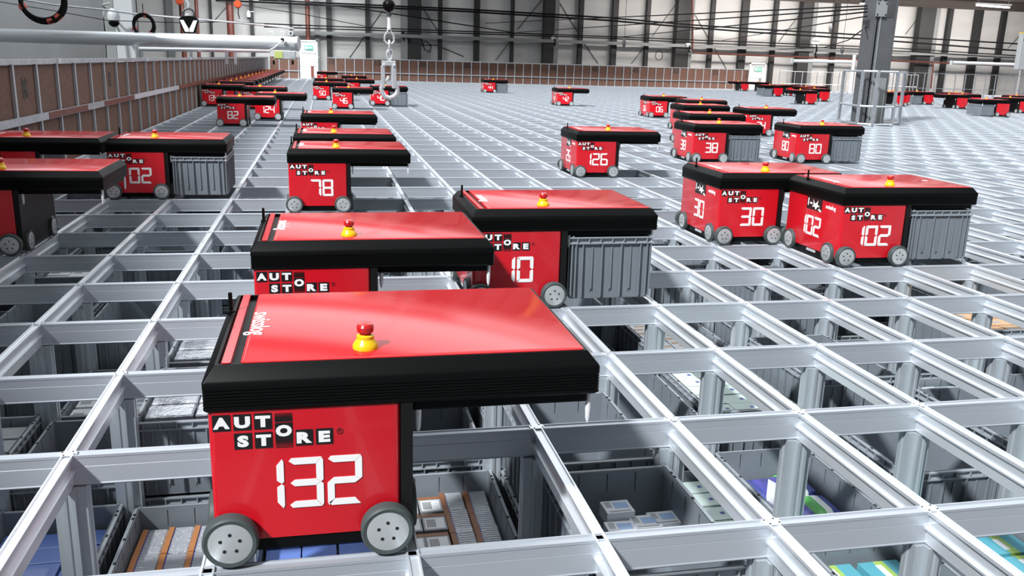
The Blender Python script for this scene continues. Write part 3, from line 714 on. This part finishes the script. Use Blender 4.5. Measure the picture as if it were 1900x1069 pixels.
ob('lime_label', MB().box(b0.x-a.x+.01, lb.x-a.x, -.756, -.7515, lb.z-a.z-.01, b0.z-a.z-.01).mesh('lime_label', M['lime']), t)
for u in (508, 543):
    g = at(u, 112, YJ-.6)-a; ob('cable_gland', MB().lathe([(.016, -.06), (.016, 0)], g, 'z', 8).mesh('cable_gland', M['black']), t)
for u in (505, 524, 540): 
    g = at(u, 66, YJ-.4)-a; ob('eye_bolt', MB().tube([g+Vector((.03*math.cos(q), 0, .03*math.sin(q)+.03)) for q in [k*math.pi/5 for k in range(10)]], .008, 6, True).mesh('eye_bolt', M['steel'], smooth=True), t)
a2 = at(258, 91, 20); c2 = at(500, 94, 20)
t = thing('jib_boom', 'thinner silver horizontal tube on short posts just below the thick boom', 'jib crane', a2)
ob('boom', MB().tube([(0, 0, 0), c2-a2], .048, 16).mesh('boom', M['steel'], smooth=True), t)
for u in (262, 354, 420, 436):
    q = at(u, 92, 20)-a2; ob('drop_post', MB().box(q.x-.03, q.x+.03, -.03, .03, -.28, .02).mesh('drop_post', M['galv']), t)
# right-hand white jib booms
for (u0, v0, u1, v1, pu, lab) in ((1470, 113, 1579, 115, 1581, 'white horizontal boom on a white post left of the grey pillar'), (1766, 116, 1886, 120, 1893, 'white horizontal boom with pale post at the right photo edge')):
    a = at(u0, v0, 43); c = at(u1, v1, 43); g = at(pu, 150, 43)
    t = thing('jib_boom', lab, 'jib crane', a)
    ob('boom', MB().tube([(0, 0, 0), c-a], .085, 14).mesh('boom', M['tube_white'], smooth=True), t)
    ob('post', MB().lathe([(.09, -a.z+.002), (.09, .42)], (g.x-a.x, .05, 0), 'z', 14).mesh('post', M['tube_white'], smooth=True), t)
    ob('end_bracket', MB().box(-.06, .02, -.1, .1, -.12, .12).mesh('end_bracket', M['greybox']), t)
p = at(1895, 95, 42)
t = thing('switch_cabinet', 'pale blue-grey switch cabinet at the right photo edge', 'cabinet', p)
ob('case', MB().box(-.2, .5, -.15, .15, -1.0, .95).mesh('case', M['greybox'], bevel=.02), t)
ob('display', MB().box(-.1, .3, -.16, -.149, .55, .78).mesh('display', M['black']), t)
ob('yellow_cap', MB().box(-.2, .5, -.15, .15, .952, 1.0).mesh('yellow_cap', M['yellow']), t)

# ------------------------------------------------------------------ ropes, coils and hoist bits at the upper left
wire('steel_rope', 'pale steel rope descending from the upper left above the silver boom', 'rope', [at(20, -4, 12.8), at(100, 9, 12.8), at(200, 19, 12.8), at(260, 27, 12.8), at(345, 34, 12.8), at(470, 45, 12.8), at(545, 53, 12.8)], .013, M['galv'], 8)
wire('steel_rope', 'thin dark rope under the pale rope at the upper left', 'rope', [at(-20, 0, 13), at(100, 20, 13), at(200, 38, 13), at(330, 42, 13), at(430, 40, 13), at(560, 48, 13)], .006, M['cable'], 6)
def coil(cu, cv, ru, rv, Y, label, turns, r):
    c = at(cu, cv, Y); k_ = (Y-CL.y)/F_PX; t = thing('cable_coil', label, 'cable coil', c)
    b = MB(); pts = []
    N = 36*turns
    for k in range(N+1):
        q = 2*math.pi*k/36; w = 1+.10*math.sin(q*.5+k*.02)
        pts.append((ru*k_*w*math.cos(q), .05*math.sin(q*.33), rv*k_*w*math.sin(q)))
    ob('cable', b.tube(pts, r, 8).mesh('cable', M['cable'], smooth=True), t)
    for q in (math.radians(200), math.radians(285), math.radians(310), math.radians(80)):
        ob('tape_tie', MB().tube([(ru*k_*math.cos(q-.12), 0, rv*k_*math.sin(q-.12)), (ru*k_*math.cos(q), 0, rv*k_*math.sin(q)), (ru*k_*math.cos(q+.12), 0, rv*k_*math.sin(q+.12))], r*2.4, 10).mesh('tape_tie', M['tape'], smooth=True), t)
    ob('hanger', MB().tube([(0, 0, rv*k_), (0, .01, rv*k_+.16)], .006, 6).mesh('hanger', M['cable']), t)
coil(79, 0, 33, 33, 12.4, 'large coil of black cable with orange ties hanging at the upper left', 4, .022)
coil(267, 47, 16, 17, 12.6, 'small coil of black cable with an orange tie hanging above the silver boom', 4, .017)
# security camera dome on the wall column
p = at(211, 36, 23.5)
t = thing('dome_camera', 'pale dome security camera on a bracket by the left wall column', 'camera', p)
ob('housing', MB().lathe([(.09, -.06), (.135, -.04), (.155, .07), (.13, .19), (.07, .27)], (0, 0, 0), 'z', 20).mesh('housing', M['greybox'], smooth=True), t)
ob('dome', MB().lathe([(.135*math.sin(math.pi/2*k/6)+.001, -.06-.135*math.cos(math.pi/2*k/6)) for k in range(7)], (0, 0, 0), 'z', 20).mesh('dome', M['black'], smooth=True), t)
q = at(190, 33, 23.5)-p
ob('bracket', MB().tube([(0, 0, .25), (-.06, 0, .40), (q.x, 0, .34), (q.x, .35, .30), (q.x, .05, q.z)], .03, 8).mesh('bracket', M['greypost'], smooth=True), t)
ob('cable', MB().tube([(q.x, 0, q.z), (q.x+.02, 0, q.z-.4), at(196, 108, 23.5)-p], .035, 8).mesh('cable', M['cable'], smooth=True), t)
# wall column where the left wall ends
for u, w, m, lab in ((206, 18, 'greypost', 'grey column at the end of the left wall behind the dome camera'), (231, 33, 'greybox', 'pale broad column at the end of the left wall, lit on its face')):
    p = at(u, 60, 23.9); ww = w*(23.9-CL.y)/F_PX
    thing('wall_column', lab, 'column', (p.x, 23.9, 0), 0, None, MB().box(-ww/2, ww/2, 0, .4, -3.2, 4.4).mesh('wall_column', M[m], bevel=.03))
p = at(250, 60, 24.2)
thing('wall_column', 'dark narrow post right at the end of the left wall', 'column', (p.x, 24.2, 0), 0, None, MB().box(-.05, .05, 0, .3, -3.2, 4.4).mesh('wall_column', M['column']))
# black weight with a white V
p = at(351, 40, 12.6); k_ = (12.6-CL.y)/F_PX
t = thing('spring_balancer', 'black hoist block with a white V mark hanging over the silver boom', 'hoist', p)
out = [(-15.5, 4), (-15, -2), (-9, -19), (9, -19), (14.5, -2), (15, 4), (10, 9), (-10, 9)]
ob('housing', MB().prism([(x*k_, z*k_) for x, z in out], -.06, .06, 'y').mesh('housing', M['black'], bevel=.012), t)
b = MB()
for pl in ([(-14, 2), (-8, 2), (-.5, -12), (-.5, -17), (-6.5, -17)], [(8, 2), (14, 2), (6.5, -17), (.5, -17), (.5, -12)]):
    b.prism([(x*k_, z*k_) for x, z in pl][::-1], -.066, -.0605, 'y')
ob('v_mark', b.mesh('v_mark', M['white']), t)
ob('top_ring', MB().tube([(9*k_*math.cos(q), 0, (13+8*math.sin(q))*k_) for q in [k*math.pi/8 for k in range(16)]], 1.9*k_, 8, True).mesh('top_ring', M['dark'], smooth=True), t)
ob('cap', MB().lathe([(8*k_, 0), (6*k_, 4*k_), (3*k_, 5*k_)], (0, 0, 9*k_), 'z', 14).mesh('cap', M['greypost'], smooth=True), t)
ob('chain', MB().tube([(-1*k_, 0, 20*k_), (1*k_, 0, 27*k_), (-2*k_, 0, 34*k_), (0, 0, 60*k_)], 1.6*k_, 8).mesh('chain', M['steel'], smooth=True), t)
for u, v, lab in ((333, 2, 'orange round hoist hanging left of the black weight'), (441, 8, 'orange round hoist right of the black weight, with a chain')):
    p = at(u, v, 22); k_ = (22-CL.y)/F_PX
    t = thing('chain_hoist', lab, 'hoist', p)
    ob('body', MB().lathe([(.001, -4*k_), (5*k_, -4*k_), (6.5*k_, -1*k_), (6.5*k_, 2*k_), (5*k_, 4*k_), (.001, 4*k_)], (0, 0, 0), 'y', 18).mesh('body', M['orange'], smooth=True), t)
    ob('chain', MB().tube([(1*k_, 0, -6*k_), (0, 0, -14*k_), (2*k_, 0, -24*k_)], .9*k_, 6).mesh('chain', M['cable'], smooth=True), t)
    ob('hook', MB().tube([(2*k_, 0, -22*k_), (1*k_, 0, -26*k_), (3*k_, 0, -26*k_)], .8*k_, 6).mesh('hook', M['steel'], smooth=True), t)
    ob('hanger', MB().lathe([(1*k_, 0), (1*k_, 60*k_)], (0, 0, 6*k_), 'z', 8).mesh('hanger', M['cable']), t)
p = at(461, 28, 49.0)
t = thing('dome_camera', 'small white security camera on a dark stud of the back wall', 'camera', p)
ob('housing', MB().lathe([(.10, -.12), (.13, 0), (.10, .18), (.04, .26)], (0, 0, 0), 'z', 14).mesh('housing', M['offwhite'], smooth=True), t)
ob('dome', MB().lathe([(.002, -.2), (.07, -.18), (.10, -.12)], (0, 0, 0), 'z', 14).mesh('dome', M['black'], smooth=True), t)
ob('arm', MB().box(0, .30, -.02, .25, .16, .2).mesh('arm', M['offwhite']), t)
# hanging plugs and cables on the back wall
p = at(750, 68, 46)
wire('hanging_strap', 'dark cable loop hanging on the wide column right of the hook', 'cable', [at(747, 58, 48.72), at(749, 75, 48.72), at(754, 62, 48.72), at(760, 80, 48.72)], .06, M['cable'], 6)
wire('hose_loop', 'thin dark hose loop on the wall right of the hook', 'hose', [at(782, 72, 49.46), at(788, 92, 49.46), at(798, 97, 49.46), at(800, 84, 49.46), at(790, 76, 49.46), at(782, 84, 49.46), at(810, 84, 49.46), at(860, 105, 49.46)], .025, M['cable'], 6)
c = at(1223, 103, 49.46)
thing('hose_ring', 'thin dark ring of hose on the back wall above panel 50', 'hose', c, 0, None, MB().tube([(.22*math.cos(k*math.pi/12), 0, .27*math.sin(k*math.pi/12)) for k in range(24)], .014, 6, True).mesh('hose_ring', M['cable'], smooth=True))
for u, v, lab in ((1158, 80, 'dark plug hanging from a rope above panel 43'), (1541, 52, 'dark oval pendant hanging from a cable left of the grey pillar'), (1563, 92, 'small dark pendant plug hanging close left of the grey pillar')):
    p = at(u, v, 44); 
    t = thing('hanging_plug', lab, 'plug', p)
    ob('plug', MB().lathe([(.03, -.24), (.09, -.12), (.10, .05), (.05, .2)], (0, 0, 0), 'z', 10).mesh('plug', M['dark'], smooth=True), t)
    ob('cord', MB().lathe([(.012, .18), (.012, 5.5-p.z)], (0, 0, 0), 'z', 6).mesh('cord', M['cable']), t)
for u, v, lab in ((1512, 78, 'white hose reel on the wide column left of the grey pillar'), (1026, 70, 'small pale lamp on the wide column in the wall middle, above panel 35'), (1276, 83, 'small pale lamp beside the brown riser pipe, on a wide column')):
    p = at(u, v, 47.6); s_ = .26 if u == 1512 else .12
    t = thing('wall_fitting', lab, 'wall fitting', p)
    ob('drum', MB().lathe([(.01, -.12), (s_, -.10), (s_, .10), (.01, .12)], (0, 0, 0), 'y', 16).mesh('drum', M['offwhite'], smooth=True), t)
    ob('hose', MB().tube([(.05, -.1, -s_*.5), (.12, -.1, -s_*1.8), (.05, -.1, -s_*2.6), (.14, -.1, -s_*3.6)], .05, 6).mesh('hose', M['cable'], smooth=True), t)

# ------------------------------------------------------------------ white access gates in the back wall
def gate(u0, u1, vtop, vbot, label, arrow):
    Y = J1*PY-.12; a = at(u0, vbot, Y); c = at(u1, vbot, Y); w = c.x-a.x; h = at(u0, vtop, Y).z-a.z
    t = thing('access_gate', label, 'gate', (a.x, Y, .0))
    ob('door_leaf', MB().box(0, w, 0, .06, 0, .62).box(0, w, .01, .05, .64, 1.25).mesh('door_leaf', M['offwhite'], bevel=.01), t)
    ob('frame', MB().box(-.07, 0, -.03, .09, 0, h).box(w, w+.07, -.03, .09, 0, h).box(-.07, w+.07, -.03, .09, h-.07, h).mesh('frame', M['tube_white']), t)
    ob('clear_panel', MB().box(0, w, .02, .04, 1.3, h-.1).mesh('clear_panel', M['greybox']), t)
    s_ = ob('exit_sign', MB().box(w*.25, w*.78, -.02, .0, h-.48, h-.26).mesh('exit_sign', M['green']), t)
    ob('pictogram', MB().box(w*.30, w*.44, -.024, -.0205, h-.45, h-.29).prism([(w*.5, h-.39), (w*.62, h-.39), (w*.62, h-.43), (w*.72, h-.37), (w*.62, h-.31), (w*.62, h-.35), (w*.5, h-.35)], -.024, -.0205, 'y').mesh('pictogram', M['white']), s_)
    ob('handle', MB().box(w*.62, w*.80, -.05, -.001, .08, .66) .mesh('handle', M['rust'] if not arrow else M['greypost']), t)
gate(560, 588, 72, 144, 'white access gate with a small green exit sign left of panel 10', False)
gate(1391, 1417, 100, 150, 'white access gate with a green exit sign right of panel 55', True)

# ------------------------------------------------------------------ bins standing in the cells below the rails
TOP = {}
rnd = random.Random(11)
SPEC = {(-1, 1): -.52, (0, 1): -.54, (0, 0): -.85, (-1, 0): -.9, (1, 1): -.47, (2, 1): -.48, (1, 0): -.75, (2, 0): -.82, (3, 0): -.155, (4, 0): -.62, (4, 1): -.55, (5, 1): -.47, (3, 1): -.16, (5, 0): -.48, (6, 0): -.4, (6, 1): -.30,
        (7, 1): -.22, (3, 2): -.40, (4, 2): -.33, (4, 3): -.42, (5, 3): -.26, (5, 2): -.31, (6, 2): -.18, (0, 2): -.22, (1, 2): -.22, (-1, 2): -.45, (0, 3): -.22, (-2, 2): -.42, (-2, 1): -.5}
cells = []
for j in range(-1, 11):
    for i in range(-6, 16):
        u, v, d = px(((i+.5)*PX, (j+.5)*PY, -.3))
        if d > .4 and -110 < u < 2010 and v < 1290: cells.append((d, i, j))
cells.sort()
LAB = {(2, 1): 'open grey bin of foil-wrapped brown and white packs, right of robot 132', (0, 1): 'open grey bin of foil-wrapped orange and white packs, left of robot 132',
       (-1, 1): 'open grey bin of blue boxes at the lower left corner', (3, 0): 'open grey bin holding just a few white boxes, right of robot 132',
       (5, 1): 'open grey bin with green and violet bags, right of the bin of white boxes', (5, 0): 'open grey bin with teal boxes at the lower right photo edge',
       (7, 1): 'grey bin whose long ribbed side faces the viewer near the lower right edge', (0, 2): 'grey bin of shiny silver packs just left behind robot 132',
       (5, 3): 'grey bin with white and orange boxes, right of the lid of robot 132', (5, 2): 'grey bin with pale mint boxes, right of robot 132 in the third row'}
for d, i, j in cells:
    z = SPEC.get((i, j))
    if z is None: z = rnd.choice((-.14, -.22, -.34, -.46, -.46, -.58, -.78))
    TOP[(i, j)] = z
    lab = LAB.get((i, j)); g = None
    if not lab: lab = 'plain grey storage bin stacked in a cell under the silver rails'; g = 'storage bins under the rails'
    place_bin((i+.5)*PX, (j+.5)*PY, z-BH, lab, g)
    for k in range(1, 3 if d < 4.5 else 2):
        if (z-BH*k) > -1.25: place_bin((i+.5)*PX, (j+.5)*PY, z-BH*(k+1)-.009*k, 'plain grey storage bin stacked in a cell under the silver rails', 'storage bins under the rails')

# ------------------------------------------------------------------ goods inside the bins
def stripes(name, c1, c2, c3, scale, rough=.35, ax=0, coat=0):
    m = mat(name, c1, rough, coat=coat); nt = m.node_tree; b_ = nt.nodes['Principled BSDF']
    tc = nt.nodes.new('ShaderNodeTexCoord'); sp = nt.nodes.new('ShaderNodeSeparateXYZ'); nt.links.new(tc.outputs['Object'], sp.inputs[0])
    mu = nt.nodes.new('ShaderNodeMath'); mu.operation = 'MULTIPLY_ADD'; mu.inputs[1].default_value = scale; mu.inputs[2].default_value = .5
    nt.links.new(sp.outputs[ax], mu.inputs[0])
    r = nt.nodes.new('ShaderNodeValToRGB'); r.color_ramp.interpolation = 'CONSTANT'
    r.color_ramp.elements[0].color = (*c1, 1); r.color_ramp.elements[1].position = .38; r.color_ramp.elements[1].color = (*c2, 1)
    e = r.color_ramp.elements.new(.62); e.color = (*c3, 1)
    nt.links.new(mu.outputs[0], r.inputs[0]); nt.links.new(r.outputs[0], b_.inputs['Base Color'])
    return m
PACKM = {
 'blue': mat('blue_carton', (0.12, 0.20, 0.52), .4, coat=.3), 'white': mat('white_carton', (0.75, 0.77, 0.80), .4), 'brown': mat('brown_carton', (0.26, 0.11, 0.05), .45),
 'orange': mat('orange_carton', (0.50, 0.21, 0.08), .4), 'silver': mat('silver_foil', (0.66, 0.68, 0.72), .22, .7, bump=(60, .25)), 'foil': mat('foil_wrap', (0.60, 0.62, 0.66), .28, .4, bump=(80, .35)),
 'teal': stripes('teal_carton', (0.10, 0.36, 0.44), (0.35, 0.52, 0.12), (0.10, 0.36, 0.44), 6), 'mint': mat('mint_carton', (0.55, 0.66, 0.62), .4), 'violet': mat('violet_bag', (0.07, 0.07, 0.30), .3, coat=.4, bump=(40, .5)),
 'greenbag': stripes('green_bag', (0.10, 0.42, 0.10), (0.75, 0.80, 0.78), (0.06, 0.08, 0.30), 8, coat=.4), 'mid': mat('grey_print', (0.32, 0.34, 0.36), .5), 'sky': mat('light_blue_print', (0.35, 0.50, 0.75), .5), 'ink': M['ink'], 'amber': mat('amber_carton', (0.58, 0.36, 0.20), .45)}
def carton_mesh(w, d, h, base, deco):
    """a pack with printed bands and a bar code standing a hair off its top"""
    b = MB().box(-w/2, w/2, -d/2, d/2, 0, h); mats = [PACKM[base]]; 
    for (x0, x1, y0, y1, mname) in deco:
        if PACKM[mname] not in mats: mats.append(PACKM[mname])
        b.m(mats.index(PACKM[mname])).box(x0*w-w/2, x1*w-w/2, y0*d-d/2, y1*d-d/2, h, h+.0008)
    return b.mesh('carton', mats)
def barcode(x0, x1, y0, y1, m='ink', n=6):
    return [(x0+(x1-x0)*k/n, x0+(x1-x0)*(k+.5)/n, y0, y1, m) for k in range(n)]
def goods(i, j, name, label, cat, me, nx, ny, h, ztop, jitter=.003, x0=-.19, x1=.19, y0=-.28, y1=.28, group=None, flip=0, keep=None):
    cx, cy = (i+.5)*PX, (j+.5)*PY; k = 0
    mes = me if isinstance(me, list) else [me]
    for b_ in range(ny):
        for a_ in range(nx):
            if keep and (a_, b_) not in keep: continue
            p = (cx+x0+(x1-x0)*(a_+.5)/nx+rnd.uniform(-jitter, jitter), cy+y0+(y1-y0)*(b_+.5)/ny+rnd.uniform(-jitter, jitter), ztop-h+rnd.uniform(-.003, .003))
            thing(name, label, cat, p, rnd.uniform(-.02, .02), group, mes[k % len(mes)]); k += 1
# long wrapped packs: white blister rows with an orange or brown edge
def wrapped(w, d, h, edge):
    b = MB(); mats = [PACKM['foil'], PACKM[edge], PACKM['violet'], PACKM['mid'], PACKM['ink']]
    n = 12
    for k in range(n):
        y0 = -d/2+d*k/n; b.m(0).loft([[(-w/2+.018, y0+.001, z), (w/2-.002, y0+.001, z), (w/2-.002, y0+d/n-.001, z), (-w/2+.018, y0+d/n-.001, z)] for z in (0, h-.006)]+[[(-w/2+.026, y0+.004, h), (w/2-.008, y0+.004, h), (w/2-.008, y0+d/n-.004, h), (-w/2+.026, y0+d/n-.004, h)]])
    b.m(1).box(-w/2, -w/2+.020, -d/2, d/2, 0, h+.002); b.m(2).box(-w/2+.020, -w/2+.026, -d/2, d/2, 0, h-.002)
    return b.mesh('wrapped_pack', mats, bevel=0)
def labelled(w, d, h, edge):
    b = MB(); mats = [PACKM['mid'], PACKM[edge], PACKM['white'], PACKM['ink']]
    b.box(-w/2, w/2, -d/2, d/2, 0, h); b.m(1).box(-w/2, w/2, d/2-.02, d/2+.001, 0, h+.001)
    b.m(2).box(-w*.42, w*.42, -d*.42, d*.25, h, h+.001); b.m(3)
    for k in range(9): b.box(-w*.35+k*w*.045, -w*.35+k*w*.045+w*.022, -d*.34, d*.16, h+.001, h+.0016)
    return b.mesh('labelled_pack', mats)
wo, wb = wrapped(.095, .185, .05, 'orange'), wrapped(.095, .185, .05, 'brown')
lo, lb_ = labelled(.090, .12, .05, 'orange'), labelled(.090, .12, .05, 'brown')
goods(0, 1, 'wrapped_pack', 'foil-wrapped pack with an orange edge in the bin left of robot 132', 'pack', [wo, wo, wo, lo], 4, 3, .05, -.615, y0=-.285, group='packs in the bin left of robot 132')
goods(2, 1, 'wrapped_pack', 'foil-wrapped pack with a brown edge in the bin right of robot 132', 'pack', [lb_, lb_, wb, wb], 4, 4, .05, -.565, group='packs in the bin right of robot 132')
bl = carton_mesh(.120, .105, .06, 'blue', [(.04, .96, .02, .06, 'sky')])
goods(-1, 1, 'blue_carton', 'shiny blue box in the open bin at the lower left corner', 'box', bl, 3, 5, .06, -.60, group='blue boxes at the lower left corner')
goods(1, 1, 'blue_carton', 'shiny blue box in the bin seen below the chassis of robot 132', 'box', bl, 3, 5, .06, -.55, group='blue boxes below the chassis of robot 132')
goods(0, 0, 'blue_carton', 'shiny blue box in the deep bin below the nearest rail at the lower left', 'box', bl, 3, 5, .06, -.93, group='blue boxes deep at the lower left')
goods(1, 0, 'blue_carton', 'shiny blue box in the deep bin right under robot 132', 'box', bl, 3, 5, .06, -.84, group='blue boxes under robot 132')
wc = carton_mesh(.095, .080, .045, 'white', barcode(.1, .32, .45, .9, 'mid', 5)+[(.4, .9, .35, .8, 'sky'), (.1, .9, .08, .16, 'mid')])
for (dx, dy, dz, rz, lab) in ((.01, .215, -.285, .02, 'white box with a bar code lying highest among the few white boxes'), (-.005, .125, -.31, -.02, 'white box with a bar code, front left of the few white boxes'),
                              (.085, .150, -.31, .01, 'white box with a bar code in the middle of the few white boxes'), (.155, .165, -.31, .02, 'white box with a bar code, rightmost of the few white boxes')):
    thing('carton', lab, 'box', (3.5*PX+dx, .5*PY+dy, dz), rz, None, wc)
gb = MB().loft([[(sx*.06*q, sy*.09*q, z) for sx, sy in ((-1, -1), (-.2, -1.08), (.6, -1), (1, -.9), (1.05, 0), (1, .9), (.3, 1.05), (-1, 1))] for q, z in ((.8, 0), (1, .02), (.95, .045), (.6, .06))])
gb1 = gb.mesh('bag', PACKM['greenbag'], smooth=True); gb2 = gb.mesh('bag', PACKM['violet'], smooth=True)
goods(5, 1, 'bag', 'green and violet printed bag in the open bin right of the few white boxes', 'bag', [gb1, gb2, gb1], 3, 3, .06, -.57, .012, group='bags in the bin right of the white boxes')
thing('carton', 'violet and white box standing up among the green bags', 'box', (5.46*PX, 1.62*PY, -.60), .3, None, carton_mesh(.09, .06, .10, 'white', [(0, 1, 0, 1, 'violet')]))
tc_ = carton_mesh(.16, .12, .07, 'teal', [(.35, .5, .2, .8, 'white')])
goods(5, 0, 'carton', 'teal box with a green stripe in the bin at the lower right photo edge', 'box', tc_, 2, 4, .07, -.58, group='teal boxes at the lower right')
goods(6, 0, 'carton', 'teal box with a green stripe in the bin farther right, lower photo edge', 'box', tc_, 2, 4, .07, -.52, group='teal boxes in the neighbouring bin')
mi = carton_mesh(.12, .10, .05, 'mint', [(.7, .85, .4, .6, 'violet')])
goods(5, 2, 'carton', 'pale mint box in the bin right of robot 132, third row', 'box', mi, 3, 5, .05, -.335, group='mint boxes right of robot 132')
goods(4, 1, 'carton', 'pale mint box deep in the cell between the white boxes and the green bags', 'box', mi, 3, 5, .05, -.58, group='mint boxes deep in the middle')
wa = carton_mesh(.12, .18, .05, 'white', [(.05, .6, .15, .3, 'amber'), (.3, .95, .5, .62, 'amber'), (.1, .5, .75, .9, 'amber')])
goods(5, 3, 'carton', 'white box with orange print, right of the lid of robot 132', 'box', wa, 3, 3, .05, -.285, group='white and orange boxes right of robot 132')
si = mat('crinkled', (0.7, 0.72, 0.76), .2, .7, bump=(90, .8))
sp_ = MB().box(-.09, .09, -.06, .06, 0, .04).mesh('silver_pack', PACKM['silver'], bevel=.006)
goods(0, 2, 'silver_pack', 'shiny silver pack in the bin just left behind robot 132', 'pack', sp_, 2, 4, .04, -.215, group='silver packs left behind robot 132')
goods(0, 3, 'silver_pack', 'shiny silver pack in the bin one row further behind robot 132 on its left', 'pack', sp_, 2, 4, .04, -.215, group='silver packs further behind')
vi = carton_mesh(.12, .10, .05, 'violet', [(.1, .9, .3, .5, 'mid')])
goods(0, 5, 'carton', 'dark violet box in the bin left of the second robot in the front column', 'box', vi, 3, 3, .05, TOP.get((0, 5), -.3)-.02, group='violet boxes left of the front column')
for (i, j), nm, lab in (((7, 2), 'amber', 'amber box in the bin one row behind the ribbed bin side'), ((8, 2), 'mint', 'mint box in the bin at the right edge, third row'), ((9, 3), 'amber', 'amber box in the bin at the right edge, fourth row'),
                        ((6, 3), 'white', 'white box in a bin in front of robot 102'), ((-1, 3), 'white', 'white box in the bin left of the dark rear robot, fourth row'), ((-2, 5), 'white', 'white sheet-like box in the cell just right of the dark left robot'), ((6, 4), 'mint', 'mint box in a bin in front of robot 30'), ((-2, 2), 'mid', 'grey box in the leftmost bin of the third row')):
    if (i, j) in TOP: goods(i, j, 'carton', lab, 'box', carton_mesh(.12, .12, .05, nm, [(.1, .5, .3, .6, 'mid')]), 3, 4, .05, TOP[(i, j)]-.03, group='boxes: '+lab)
